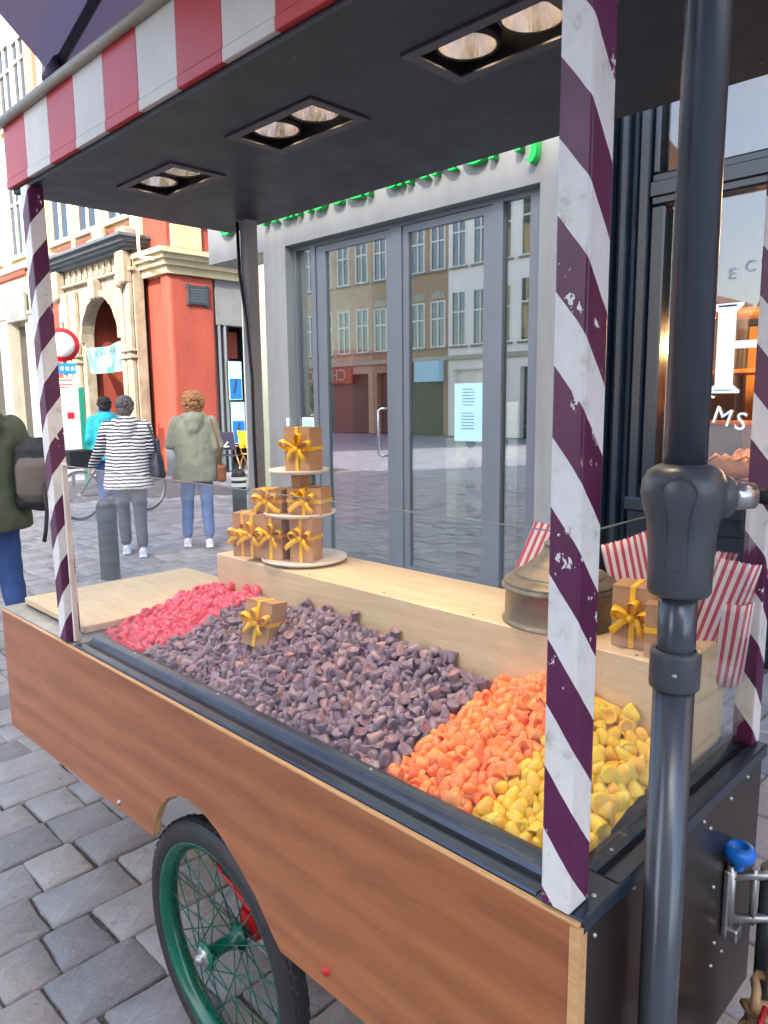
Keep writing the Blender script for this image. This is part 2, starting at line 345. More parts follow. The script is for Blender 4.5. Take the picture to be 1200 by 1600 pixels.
# ------------------------------------------------------------------ mesh helpers
class MB:
    def __init__(s): s.v = []; s.f = []; s.mi = []; s.sm = []
    def add(s, vs, fs, mi=0, smooth=False):
        o = len(s.v); s.v += [Vector(v) for v in vs]
        for f in fs: s.f.append([i+o for i in f]); s.mi.append(mi); s.sm.append(smooth)
        return s
    def box(s, x0, x1, y0, y1, z0, z1, mi=0):
        vs = [(x, y, z) for z in (z0, z1) for y in (y0, y1) for x in (x0, x1)]
        return s.add(vs, [(0, 2, 3, 1), (4, 5, 7, 6), (0, 1, 5, 4), (2, 6, 7, 3), (0, 4, 6, 2), (1, 3, 7, 5)], mi)
    def bbox(s, x0, x1, y0, y1, z0, z1, b=.003, mi=0, seg=1):
        bm = bmesh.new(); bmesh.ops.create_cube(bm, size=1)
        for v in bm.verts: v.co = Vector((x0+(v.co.x+.5)*(x1-x0), y0+(v.co.y+.5)*(y1-y0), z0+(v.co.z+.5)*(z1-z0)))
        bmesh.ops.bevel(bm, geom=bm.edges[:], offset=b, segments=seg, affect='EDGES', profile=.5)
        s.bm(bm, mi); return s
    def bm(s, bm, mi=0, smooth=False):
        bm.verts.index_update(); s.add([v.co.copy() for v in bm.verts], [[v.index for v in f.verts] for f in bm.faces], mi, smooth); bm.free()
    def prism(s, pts, y0, y1, axis='y', mi=0, side_mi=None):
        n = len(pts); P = {'y': lambda a, b, t: (a, t, b), 'x': lambda a, b, t: (t, a, b), 'z': lambda a, b, t: (a, b, t)}[axis]
        vs = [P(a, b, y0) for a, b in pts] + [P(a, b, y1) for a, b in pts]
        s.add(vs, [tuple(range(n)), tuple(range(2*n-1, n-1, -1))], mi)
        o = len(s.v) - 2*n
        for i in range(n):
            j = (i+1) % n; s.f.append([o+i, o+n+i, o+n+j, o+j]); s.mi.append(mi if side_mi is None else side_mi); s.sm.append(False)
        return s
    def tube(s, pts, r, seg=8, mi=0, cap=True, smooth=True, up=None):
        pts = [Vector(p) for p in pts]; n = len(pts)
        if not isinstance(r, (list, tuple)): r = [r]*n
        vs = []; prev = None
        for i, p in enumerate(pts):
            d = (pts[min(i+1, n-1)] - pts[max(i-1, 0)]).normalized()
            a = prev if prev is not None else (Vector(up) if up else (Vector((0, 0, 1)) if abs(d.z) < .9 else Vector((0, 1, 0))))
            x = (a - d*a.dot(d)).normalized(); y = d.cross(x); prev = x
            ra = r[i] if isinstance(r[i], (tuple, list)) else (r[i], r[i])
            for k in range(seg):
                t_ = 2*PI*k/seg; vs.append(p + x*math.cos(t_)*ra[0] + y*math.sin(t_)*ra[1])
        fs = [(i*seg+k, i*seg+(k+1) % seg, (i+1)*seg+(k+1) % seg, (i+1)*seg+k) for i in range(n-1) for k in range(seg)]
        s.add(vs, fs, mi, smooth)
        if cap:
            o = len(s.v)-len(vs)
            s.f.append([o+k for k in range(seg)][::-1]); s.mi.append(mi); s.sm.append(False)
            s.f.append([o+(n-1)*seg+k for k in range(seg)]); s.mi.append(mi); s.sm.append(False)
        return s
    def lathe(s, prof, c=(0, 0, 0), axis='z', seg=24, mi=0, smooth=True, closed=False):
        c = Vector(c); vs = []; n = len(prof)
        for r_, h in prof:
            for k in range(seg):
                t_ = 2*PI*k/seg; a, b = r_*math.cos(t_), r_*math.sin(t_)
                vs.append(c + Vector({'z': (a, b, h), 'y': (a, h, -b), 'x': (h, a, b)}[axis]))
        rng = range(n if closed else n-1)
        fs = [(i*seg+k, i*seg+(k+1) % seg, ((i+1) % n)*seg+(k+1) % seg, ((i+1) % n)*seg+k) for i in rng for k in range(seg)]
        return s.add(vs, fs, mi, smooth)
    def ball(s, c, r, u=12, v=8, mi=0):
        c = Vector(c); r = r if isinstance(r, (tuple, list)) else (r, r, r)
        prof = [(math.sin(PI*i/v), -math.cos(PI*i/v)) for i in range(v+1)]
        o = len(s.v); s.lathe(prof, (0, 0, 0), 'z', u, mi)
        for i in range(o, len(s.v)): q = s.v[i]; s.v[i] = Vector((q.x*r[0], q.y*r[1], q.z*r[2])) + c
        return s
    def xform(s, M, start=0):
        for i in range(start, len(s.v)): s.v[i] = M @ s.v[i]
        return s
    def mesh(s, name, off=Vector()):
        me = bpy.data.meshes.new(name)
        me.from_pydata([v-off for v in s.v], [], s.f)
        for i, p in enumerate(me.polygons): p.material_index = s.mi[i]; p.use_smooth = s.sm[i]
        bm = bmesh.new(); bm.from_mesh(me); bmesh.ops.recalc_face_normals(bm, faces=bm.faces[:]); bm.to_mesh(me); bm.free()
        me.update(); return me
def worldloc(p):
    v = Vector()
    while p is not None: v += p.location; p = p.parent
    return v
def mats(me, mat):
    for k in (mat if isinstance(mat, (list, tuple)) else [mat]): me.materials.append(MATS[k])
def obj(name, mb, mat, parent=None, loc=None):
    """loc None: mesh given in world coordinates, shifted to its parent; loc given: local mesh placed at loc (world)."""
    pw = worldloc(parent)
    if isinstance(mb, MB): me = mb.mesh(name, pw if (loc is None and parent) else Vector())
    else: me = mb
    if not me.materials: mats(me, mat)
    o = bpy.data.objects.new(name, me); COL.objects.link(o); o.parent = parent
    if loc is not None: o.location = Vector(loc) - pw
    return o
def tag(o, label, cat, group=None):
    o['label'] = label; o['category'] = cat
    if group: o['group'] = group
    return o
def thing(name, label, cat, loc=(0, 0, 0), rz=0, group=None):
    o = bpy.data.objects.new(name, None); COL.objects.link(o); o.location = loc; o.rotation_euler = (0, 0, rz)
    o.empty_display_size = .1
    return tag(o, label, cat, group)
def struct(o): o['kind'] = 'structure'; return o
def stuff(o): o['kind'] = 'stuff'; return o
def local(name, mb, mat, parent): # mesh in the thing's own coordinates
    me = mb.mesh(name) if isinstance(mb, MB) else mb
    if not me.materials: mats(me, mat)
    o = bpy.data.objects.new(name, me); COL.objects.link(o); o.parent = parent; return o
def remeshed(mb, voxel, name, smooth=2, it=6):
    me = mb.mesh(name); o = bpy.data.objects.new('tmp', me); COL.objects.link(o)
    md = o.modifiers.new('r', 'REMESH'); md.mode = 'VOXEL'; md.voxel_size = voxel; md.use_smooth_shade = True
    sm = o.modifiers.new('s', 'SMOOTH'); sm.factor = .5; sm.iterations = it
    dg = bpy.context.evaluated_depsgraph_get()
    r = bpy.data.meshes.new_from_object(o.evaluated_get(dg)); r.name = name
    bpy.data.objects.remove(o); bpy.data.meshes.remove(me); r.materials.clear(); return r
def text_mesh(body, size, depth, name='lettering', align='LEFT', bevel=0):
    cu = bpy.data.curves.new(name, 'FONT'); cu.body = body; cu.size = size; cu.extrude = depth/2; cu.align_x = align
    cu.resolution_u = 3
    o = bpy.data.objects.new('tmp', cu); COL.objects.link(o)
    dg = bpy.context.evaluated_depsgraph_get(); me = bpy.data.meshes.new_from_object(o.evaluated_get(dg))
    bpy.data.objects.remove(o); bpy.data.curves.remove(cu); me.name = name; me.materials.clear(); return me
def lettering(body, size, depth, mat, parent, loc, rot, align='LEFT', name='lettering', sx=1):
    me = text_mesh(body, size, depth, name, align); mats(me, mat)
    o = bpy.data.objects.new(name, me); COL.objects.link(o); o.parent = parent
    o.location = Vector(loc) - worldloc(parent); o.rotation_euler = rot; o.scale = (sx, 1, 1); return o
FACE_Y = (R(90), 0, 0)             # lettering readable from -y

# ------------------------------------------------------------------ ground
g = MB(); g.add([(-260, -260, -.03), (260, -260, -.03), (260, 260, -.03), (-260, 260, -.03)], [(0, 1, 2, 3)])
struct(obj('street', g, 'street'))
bed = MB(); bed.add([(-15.5, -2.2, -.013), (.9, -2.2, -.013), (.9, 4.56, -.013), (-15.5, 4.56, -.013)], [(0, 1, 2, 3)])
bed.add([(-15.5, 4.56, -.013), (-6.4, 4.56, -.013), (-6.4, 7.8, -.013), (-15.5, 7.8, -.013)], [(0, 1, 2, 3)])
pav = struct(obj('pavement', bed, 'joint_sand'))
def sett(mb, x0, x1, y0, y1, top, fine=False):
    j = lambda a: random.uniform(-a, a)
    g_ = .0026
    x0 += g_+j(.003); x1 -= g_+j(.003); y0 += g_*1.3+j(.005); y1 -= g_*1.3+j(.005)
    cs_ = [(x0+j(.004), y0+j(.006)), (x1+j(.004), y0+j(.006)), (x1+j(.004), y1+j(.006)), (x0+j(.004), y1+j(.006))]
    cx, cy = (x0+x1)/2, (y0+y1)/2
    if fine:
        base = []
        for k in range(4):
            (a, b), (c, d) = cs_[k], cs_[(k+1) % 4]
            for t_ in (.03, .3, .52, .74, .97): base.append((a+(c-a)*t_+j(.0028), b+(d-b)*t_+j(.0028)))
    else: base = cs_
    n = len(base); vs = [(x, y, -.03) for x, y in base]
    for ins, dz in (((.0, -.010), (.003, -.004), (.008, 0)) if fine else ((.0, -.008), (.009, 0))):
        for x, y in base:
            d = math.hypot(x-cx, y-cy); k = max(0, 1-(ins+j(.0015))/d); vs.append((cx+(x-cx)*k, cy+(y-cy)*k, top+dz+j(.0008)))
    vs.append((cx+j(.02), cy+j(.02), top+.0006))
    rings = len(vs)//n; fs = []
    for r_ in range(rings-1): fs += [(r_*n+k, r_*n+(k+1) % n, (r_+1)*n+(k+1) % n, (r_+1)*n+k) for k in range(n)]
    fs += [((rings-1)*n+k, (rings-1)*n+(k+1) % n, rings*n) for k in range(n)]
    mb.add(vs, fs, 0, fine); return len(fs)
stones = []
x = -2.36 - .205*64
while x < .8:
    y = -2.1 + random.uniform(-.2, 0)
    while y < 7.8:
        L = random.choice([.17, .2, .22, .24, .26, .29])*random.uniform(.95, 1.06)
        if y+L < (4.55 if x > -6.6 else 7.75):
            p = px((x+.1, y+L/2, 0))
            if (Vector((x, y, 0))-CAM).length < 13: stones.append((x, x+.205, y, y+L, p))
        y += L
    x += .205
def seen(p):                     # not under the cart as the photograph shows it
    X, Y, _ = p
    if not (-30 < X < 1230 and Y < 1640): return False
    if X > 1060: return Y > 1440
    rail = 950+.5525*X; panel = 1130+.765*X
    if Y < rail: return X < 345 and Y < 960
    return Y > panel-30
vis = sorted([s for s in stones if seen(s[4])], key=lambda s: s[4][2])[:290]
ids = set(id(s) for s in vis)
def tone_attr(me, val_per_face):
    a = me.attributes.new('tone', 'FLOAT', 'FACE')
    a.data.foreach_set('value', val_per_face)
for s in vis:
    mb = MB(); sett(mb, *s[:4], random.uniform(-.005, .005), True); me = mb.mesh('sett', Vector((s[0], s[2], 0))); mats(me, 'sett')
    tone_attr(me, [random.random()]*len(me.polygons))
    o = bpy.data.objects.new('sett', me); COL.objects.link(o); o.parent = pav; o.location = (s[0], s[2], 0)
mb = MB(); tones = []
for s in stones:
    if id(s) in ids: continue
    nf = sett(mb, *s[:4], random.uniform(-.004, .004)); tones += [random.random()]*nf
me = mb.mesh('setts_remaining'); mats(me, 'sett'); tone_attr(me, tones)
stuff(local('setts_beyond', me, 'sett', pav))

# ------------------------------------------------------------------ buildings
def window(parent, x0, x1, z0, z1, y, ny, frame='window_white', pane='glass_dark', bars=1, trans=.68, sill='stone_grey', blind=None, depth=.12):
    f = MB(); w = .06
    yo, yi = y+ny*.03, y-ny*depth
    a, b = min(yo, yi), max(yo, yi)
    f.box(x0, x0+w, a, b, z0, z1); f.box(x1-w, x1, a, b, z0, z1); f.box(x0+w, x1-w, a, b, z1-w, z1); f.box(x0+w, x1-w, a, b, z0, z0+w)
    for k in range(bars):
        c = x0+(x1-x0)*(k+1)/(bars+1); f.box(c-.03, c+.03, a+.01, b-.01, z0+w, z1-w)
    if trans:
        c = z0+(z1-z0)*trans; f.box(x0+w, x1-w, a+.014, b-.014, c-.03, c+.03)
    o = obj('window', f, frame, parent)
    p = MB(); yp = y-ny*.03; p.box(x0+w, x1-w, yp-.004, yp+.004, z0+w, z1-w); obj('pane', p, pane, o)
    if blind:
        q = MB(); yb = y-ny*(depth-.005); q.box(x0+w, x1-w, yb-.003, yb+.003, z0+w+(z1-z0)*.25, z1-w); obj('blind', q, blind, o)
    if sill:
        s_ = MB(); c, d = sorted((y+ny*.1, y-ny*.02)); s_.box(x0-.08, x1+.08, c, d, z0-.08, z0-.005); obj('sill', s_, sill, o)
    return o
def wall_with_holes(x0, x1, z0, z1, y0, y1, holes, mb=None, mi=0):
    """wall slab along x with rectangular openings (hx0,hx1,hz0,hz1), split into boxes that butt."""
    mb = mb or MB()
    xs = sorted(set([x0, x1] + [h[0] for h in holes] + [h[1] for h in holes]))
    for a, b in zip(xs, xs[1:]):
        hz = sorted([(h[2], h[3]) for h in holes if h[0] <= a+1e-6 and h[1] >= b-1e-6])
        z = z0
        for c, d in hz:
            if c > z: mb.box(a, b, y0, y1, z, c, mi)
            z = d
        if z < z1: mb.box(a, b, y0, y1, z, z1, mi)
    return mb

# ---- the grey shop with the glass doors
shop = thing('shop_building', 'grey rendered shop with glass double doors and green letters behind the cart', 'building', (-4.9, 4.6, 0))
YF = 4.6
S = lambda v: v*4.72/4.6
GZ = lambda z: 1.57+(z-1.57)*4.72/4.6
w = MB()
w.box(-6.28, -5.93, 4.6, 5.0, -.02, 3.06); w.box(-3.04, -2.60, 4.6, 5.0, -.02, 3.06)
w.box(-7.28, -2.60, 4.6, 5.0, 3.06, 3.85)
obj('wall', w, 'shop_grey', shop)
holes = [(x_, x_+.95, z_, z_+1.7) for x_ in (-6.8, -5.3, -3.9) for z_ in (4.9, 7.9)]
w = wall_with_holes(-7.28, -2.6, 3.85, 11.5, 4.62, 4.98, holes)
w.box(-7.28, -2.6, 4.98, 13, 3.4, 11.5); w.box(-7.28, -2.6, 4.4, 4.62, 11.3, 11.6)
obj('upper_wall', w, 'wall_pale', shop)
for h in holes: window(shop, *h, 4.62, -1, pane='glass_dark')
yg = 4.72
f = MB(); fz = GZ(3.02)
f.box(-5.93, -3.04, yg-.02, yg+.05, GZ(2.985), 3.06)
for a, b in ((-5.93, S(-5.74)), (S(-5.52), S(-5.455)), (S(-4.478), S(-4.352)), (S(-3.43), S(-3.335)), (S(-3.10), -3.04)): f.box(a, b, yg-.025, yg+.055, 0, GZ(2.985))
obj('door_frame', f, 'shop_frame', shop)
for a, b in ((S(-5.74), S(-5.52)), (S(-3.335), S(-3.10))):
    p = MB(); p.box(a, b, yg+.01, yg+.022, .02, GZ(2.985)); obj('side_pane', p, 'glass_shop', shop)
for i, (a, b, ga, gb) in enumerate(((-5.455, -4.478, -5.32, -4.54), (-4.352, -3.43, -4.285, -3.515))):
    a, b, ga, gb = S(a), S(b), S(ga), S(gb); a += .004; b -= .004; zt = GZ(2.98); zg = GZ(2.925)
    d = MB(); d.box(a, ga, yg-.012, yg+.045, .015, zt); d.box(gb, b, yg-.012, yg+.045, .015, zt)
    d.box(ga, gb, yg-.012, yg+.045, zg, zt); d.box(ga, gb, yg-.012, yg+.045, .015, .11)
    do = obj('door', d, 'shop_frame', shop)
    p = MB(); p.box(ga, gb, yg+.008, yg+.02, .11, zg); obj('pane', p, 'glass_shop', do)
    if i == 0:
        h = MB(); hx = S(-4.575); h.tube([(hx+.03, yg-.012, GZ(1.50)), (hx, yg-.05, GZ(1.505)), (hx-.02, yg-.07, GZ(1.49)), (hx-.02, yg-.07, GZ(1.11)), (hx, yg-.05, GZ(1.095)), (hx+.03, yg-.012, GZ(1.10))], .013, 10)
        obj('handle', h, 'steel', do)
# notices on the glass
nt_ = MB(); nt_.box(S(-3.80), S(-3.52), yg-.001, yg+.004, GZ(1.25), GZ(1.70)); poster = obj('notice', nt_, 'pale_blue_paper', shop)
ink = MB()
for k in range(6): ink.box(S(-3.72), S(-3.60)+random.uniform(-.02, .01), yg-.004, yg-.0025, 1.655-k*.025, 1.660-k*.025)
obj('printed_lines', ink, 'ink_grey', poster); ink = MB()
for k in range(6): ink.box(S(-3.73), S(-3.60)+random.uniform(-.02, .01), yg-.004, yg-.0025, 1.465-k*.025, 1.470-k*.025)
obj('printed_lines', ink, 'ink_grey', poster)
n2 = MB(); n2.box(S(-5.735), S(-5.55), yg-.001, yg+.004, GZ(1.16), GZ(1.42)); nn = obj('notice', n2, 'sign_white', shop)
n2 = MB(); n2.box(S(-5.715), S(-5.57), yg-.004, yg-.0025, GZ(1.26), GZ(1.40)); obj('printed_lines', n2, 'pale_blue_paper', nn)
db = MB(); db.bbox(-5.955, -5.915, 4.57, 4.598, 1.325, 1.41, .006); obj('doorbell', db, 'white_plastic', shop)
# green letters on the fascia
lt = lettering('O', .42, .05, ['letter_green'], shop, (-7.02, 4.565, 3.30), FACE_Y, name='sign_letter')
wd = 'kunstdrukkerij'; 
me = text_mesh(wd, .46, .05); xs = [v.co.x for v in me.vertices]; k = (6.20-3.06)/(max(xs)-min(xs)); bpy.data.meshes.remove(me)
cx = -6.20
for ch in wd:
    me = text_mesh(ch, .46, .05); xs = [v.co.x for v in me.vertices]; a, b = min(xs), max(xs); bpy.data.meshes.remove(me)
    lettering(ch, .46, .06, ['letter_green'], shop, (cx-a*k, 4.56, 3.285), FACE_Y, name='sign_letter', sx=k)
    cx += (b-a)*k+.035*k
# interior of the grey shop
r_ = MB(); r_.box(-7.2, -2.62, 4.79, 9.2, -.02, .012); obj('interior_floor', r_, 'interior_floor', shop)
r_ = MB(); r_.box(-7.2, -2.62, 9.2, 9.3, 0, 3.3); r_.box(-7.28, -7.2, 5.0, 9.3, 0, 3.3); r_.box(-2.62, -2.6, 5.0, 9.3, 0, 3.3); obj('interior_wall', r_, 'interior_green', shop)
r_ = MB(); r_.box(-7.2, -2.62, 5.0, 9.2, 3.3, 3.36); obj('interior_ceiling', r_, 'window_white', shop)
for x_ in (-6.2, -4.9, -3.6):
    r_ = MB(); r_.box(x_-.4, x_+.4, 5.02, 5.5, 3.27, 3.298); obj('fill_panel', r_, 'fill_glow', shop)  # added glowing panels, out of view behind the fascia, to brighten the room
r_ = MB(); r_.bbox(-6.1, -4.6, 7.2, 7.9, .012, 1.1, .02); obj('counter', r_, 'interior_green', shop)
r_ = MB(); r_.bbox(-7.1, -6.75, 6.2, 7.0, .012, 2.2, .02); obj('cabinet', r_, 'interior_red', shop)
r_ = MB(); r_.bbox(-4.45, -4.15, 5.9, 6.3, .012, 1.3, .02); r_.bbox(-4.6, -4.0, 6.4, 6.5, 1.3, 2.2, .02); obj('display_plinth', r_, 'interior_dark', shop)
cy = MB(); cy.lathe([(0, .012), (.27, .012), (.27, 1.55), (0, 1.55)], (-3.99, 5.27, 0), 'z', 32); col_ = obj('display_column', cy, 'window_white', shop)
for k, (ang, z_) in enumerate([(a, .45+.19*j) for a in (-82, -52, -22) for j in range(5)]):
    d = MB(); a = R(ang); d.lathe([(0, 0), (.05, 0), (.05, .004), (0, .004)], (0, 0, 0), 'z', 16)
    d.xform(Matrix.Translation((-3.99+.272*math.cos(a), 5.27+.272*math.sin(a), z_)) @ Matrix.Rotation(a+PI/2, 4, 'Z') @ Matrix.Rotation(R(90), 4, 'X'))
    obj('dot', d, 'red_steel' if (ang == -52 and k % 5 == 3) else 'dot_green', col_)
st = MB(); st.box(-5.93, -3.04, 4.45, 4.69, -.01, .03); obj('doorstep', st, 'stone_bluegrey', shop)

# ---- the navy timber shop front to the right
nv = thing('timber_shopfront', 'dark navy timber shop front with white letters on its window', 'building', (0, 4.55, 0))
w = MB()
for x0, x1, y0 in ((-2.6, -2.52, 4.5), (-2.52, -2.47, 4.44), (-2.47, -2.43, 4.47), (-2.43, -2.40, 4.43), (-2.40, -2.36, 4.49), (-2.36, -2.31, 4.45), (-2.31, -2.28, 4.5), (-2.28, -2.21, 4.53)): w.bbox(x0+.001, x1-.001, y0, 4.75, .0, 3.9, .008, seg=2)
obj('pilaster', w, 'navy_wood', nv)
w = MB()
w.bbox(-2.21, 2.6, 4.56, 4.72, 2.74, 2.93, .012); w.bbox(-2.21, 2.6, 4.54, 4.56, 2.79, 2.88, .006)
for x_ in (-.62, 1.0): w.bbox(x_-.05, x_+.05, 4.555, 4.715, .95, 2.74, .01); w.bbox(x_-.05, x_+.05, 4.555, 4.715, 2.93, 3.7, .01)
w.bbox(-2.21, -2.12, 4.565, 4.715, 1.02, 2.74, .01); w.bbox(-2.21, -2.17, 4.565, 4.715, 2.93, 3.7, .01); w.bbox(-2.12, 2.6, 4.565, 4.715, .95, 1.02, .01)
obj('window_frame', w, 'navy_wood', nv)
w = MB(); w.bbox(-2.24, 2.6, 4.40, 4.70, .86, .95, .012); obj('sill', w, 'navy_wood', nv)
w = MB(); w.box(-2.24, 2.6, 4.52, 4.7, -.02, .86)
for k in range(5): w.bbox(-2.1+k*.95, -1.3+k*.95, 4.50, 4.53, .15, .75, .008)
obj('stall_riser', w, 'navy_wood', nv)
w = MB(); w.box(-2.6, 2.6, 4.5, 4.8, 3.7, 3.9); w.bbox(-2.62, 2.62, 4.3, 4.8, 3.9, 4.1, .02); obj('fascia', w, 'navy_wood', nv)
holes = [(x_, x_+1.0, z_, z_+1.8) for x_ in (-1.9, -.3, 1.2) for z_ in (4.8, 7.9)]
w = wall_with_holes(-2.598, 8, 4.1, 11, 4.6, 4.95, holes); w.box(-2.598, 8, 4.95, 12, 4.0, 11); w.box(2.6, 8, 4.6, 4.95, 0, 4.1); obj('upper_wall', w, 'brick_brown', nv)
for h in holes: window(nv, *h, 4.6, -1)
for x0, x1, z0, z1 in ((-2.12, -.67, 1.02, 2.74), (-.57, .95, 1.02, 2.74), (1.05, 2.6, 1.02, 2.74), (-2.17, -.67, 2.93, 3.7), (-.57, .95, 2.93, 3.7), (1.05, 2.6, 2.93, 3.7)):
    p = MB(); p.box(x0, x1, 4.63, 4.64, z0, z1); obj('pane', p, 'glass_navy', nv)
q = MB()
for x_ in (-1.735, -1.405):
    q.box(x_-.052, x_+.052, 4.620, 4.624, 1.61, 2.11)
    for z_ in (1.595, 2.10): q.box(x_-.092, x_+.092, 4.620, 4.624, z_, z_+.02)
    for z_, dz in ((1.615, .02), (2.10, -.02)):
        for sg_ in (-1, 1): q.add([(x_+sg_*.0525, 4.622, z_), (x_+sg_*.088, 4.622, z_), (x_+sg_*.0525, 4.622, z_+dz*1.6)], [(0, 1, 2)])
q.box(-1.683, -1.457, 4.620, 4.624, 1.855, 1.90)
obj('window_letter', q, 'letter_white', nv)
for ch, x_, z_, a in (('T', -1.90, 1.56, -20), ('M', -1.80, 1.475, -16), ('S', -1.665, 1.435, -10), ('C', -1.565, 1.42, -4), ('H', -1.45, 1.415, 0)):
    lettering(ch, .15, .004, ['letter_white'], nv, (x_, 4.622, z_-.05), (R(90), R(-a), 0), name='window_letter')
for ch, x_, z_ in (('E', -1.75, 2.30), ('C', -1.66, 2.33), ('O', -1.57, 2.35), ('U', -1.45, 2.37), ('W', -1.33, 2.38)):
    lettering(ch, .09, .004, ['letter_faint'], nv, (x_, 4.622, z_-.04), (R(90), 0, 0), name='window_letter')
r_ = MB(); r_.box(-2.5, 2.6, 7.2, 7.3, 0, 2.2); obj('interior_wall', r_, 'interior_orange', nv)
r_ = MB(); r_.box(-2.58, 4, 8.2, 8.3, 0, 3.9); r_.box(-2.58, -2.5, 4.8, 8.2, 0, 3.9); r_.box(2.6, 2.7, 4.8, 8.2, 0, 3.9); obj('interior_wall', r_, 'interior_dark', nv)
r_ = MB(); r_.box(-2.5, 2.6, 4.8, 8.2, -.01, .02); obj('interior_floor', r_, 'wood_shelf', nv)
r_ = MB(); r_.box(-2.5, 2.6, 4.8, 8.2, 3.85, 3.9); obj('interior_ceiling', r_, 'interior_dark', nv)
for k, z_ in enumerate((.98, 1.35, 1.75, 2.2)):
    r_ = MB(); r_.bbox(-2.4, 1.5, 6.2-.1*k, 6.5, z_, z_+.035, .006); sh = obj('shelf', r_, 'wood_shelf', nv)
for x_ in (-2.3, -1.45, -.6, .3):
    r_ = MB(); r_.bbox(x_, x_+.05, 6.4, 6.45, 0, 2.6, .005); obj('shelf_post', r_, 'interior_dark', nv)
for k in range(3):
    r_ = MB(); x_ = -1.75+k*.75; r_.lathe([(0, 0), (.13, .02), (.09, .16), (.03, .22), (0, .22)], (x_, 5.8, 2.15), 'z', 20); r_.tube([(x_, 5.8, 2.35), (x_, 5.8, 3.85)], .006, 6); ls = obj('pendant_shade', r_, 'interior_dark', nv)
    r_ = MB(); r_.ball((x_, 5.8, 2.14), .06); obj('bulb', r_, 'warm_bulb', ls)
    L = bpy.data.lights.new('pendant_light', 'POINT'); L.energy = 22; L.color = (1, .62, .28); L.shadow_soft_size = .08
    lo = bpy.data.objects.new('pendant_light', L); COL.objects.link(lo); lo.location = (x_, 5.8, 1.98)
bk = [(-1.78, 4.95, 1.05), (-1.45, 5.0, 1.05), (-1.62, 5.9, 1.385), (-1.1, 5.95, 1.385), (-2.0, 6.0, 1.02), (-1.3, 6.1, 1.02)]
for k, (x_, y_, z_) in enumerate(bk):
    b = MB(); b.ball((0, 0, .07), (.17, .10, .075), 16, 10)
    for q in range(5): b.tube([(-.12+q*.06, -.07, .12), (-.10+q*.06, .0, .152), (-.08+q*.06, .07, .12)], .010, 6)
    o = obj('bread_loaf', b, 'bread', None, (x_, y_, z_)); o.rotation_euler[2] = random.uniform(-.4, .4)
    tag(o, 'round brown loaf displayed inside the navy shop window', 'bread', 'loaves displayed inside the navy shop window')
b = MB(); b.box(-2.1, -.7, 4.72, 5.25, .95, 1.045); obj('display_ledge', b, 'wood_shelf', nv)

# ---- red corner building with the stone portal
red = thing('red_building', 'red and cream corner building with a carved stone arch', 'building', (-17.5, 8.2, 0))
YR, XR = 8.2, -14.59
w = MB()
w.box(-21.0, -19.75, YR+.02, YR+.5, 0, 4.3); obj('wall', w, 'wall_red', red); w = MB()
w.box(-15.8, -14.95, YR+.12, YR+.5, 0, 4.3); obj('wall', w, 'wall_red', red); w = MB()
w.bbox(-14.97, XR, YR, 9.33, .62, 4.3, .09, seg=3)             # corner pillar
obj('wall', w, 'wall_red', red)
pl = MB(); pl.box(-15.0, XR+.03, YR-.03, 9.36, -.02, .62); obj('plinth', pl, 'stone_bluegrey', red); pl = MB(); pl.box(-21.02, -19.7, YR-.05, YR+.5, -.02, .7); obj('plinth', pl, 'stone_bluegrey', red)
holes = [(x_, x_+1.15, 5.72, 8.3) for x_ in (-20.5, -18.9, -17.3)] + [(x_, x_+1.15, 9.3, 11.2) for x_ in (-20.5, -18.9, -17.3)]
w = wall_with_holes(-21, -15.6, 4.75, 12, YR+.02, YR+.42, holes); obj('upper_wall', w, 'wall_cream', red)
w = MB(); w.box(-15.6, XR, YR+.02, YR+.3, 4.75, 12); w.box(XR-.3, XR, YR+.3, 16, 4.75, 12); obj('upper_wall', w, 'wall_red', red)
w = MB(); w.box(-21, XR-.3, YR+.42, 16, 4.75, 11.9); w.box(-21, XR, 12.4, 16, 0, 4.75); w.box(-21.0, -20.7, 8.7, 12.4, 0, 4.75); obj('core', w, 'wall_pale', red)
for h in holes: window(red, *h, YR+.02, -1, pane='glass_dark', blind='wall_cream', trans=.7, sill='wall_cream')
for x_ in (-20.5, -18.9, -17.3):
    q = MB(); q.bbox(x_-.1, x_+1.25, YR-.02, YR+.019, 4.98, 5.56, .01); obj('spandrel_panel', q, 'wall_red', red)
    q = MB(); q.bbox(x_-.28, x_-.12, YR-.05, YR+.019, 4.85, 8.6, .01); obj('window_pier', q, 'wall_cream', red)
q = MB(); q.bbox(-16.05, -15.65, YR-.05, YR+.019, 4.85, 8.6, .01); obj('window_pier', q, 'wall_cream', red)
for k in range(14):                                            # quoin blocks at the corner
    z0 = 4.82+k*.5; wd_ = .62 if k % 2 else .48
    q = MB(); q.bbox(XR-.10, XR+.05, YR+.10, YR+.10+wd_+.25, z0, z0+.47, .012); obj('quoin', q, 'wall_cream', red)
cs = MB(); c2 = MB()
for dz, pr_ in ((0, .06), (.16, .14), (.28, .22), (.38, .3)):
    cs.box(-15.6, XR+pr_, YR-pr_, YR+.55, 4.28+dz, 4.28+dz+(.16 if dz == 0 else .12 if dz == .16 else .10))
    cs.box(XR-.35, XR+pr_, YR+.55, 12.4, 4.28+dz, 4.28+dz+(.16 if dz == 0 else .12 if dz == .16 else .10))
    c2.box(-21.0, -19.9, YR-pr_, YR+.5, 4.28+dz, 4.28+dz+(.16 if dz == 0 else .12 if dz == .16 else .10))
obj('cornice', cs, 'wall_cream', red); obj('cornice', c2, 'wall_cream', red)
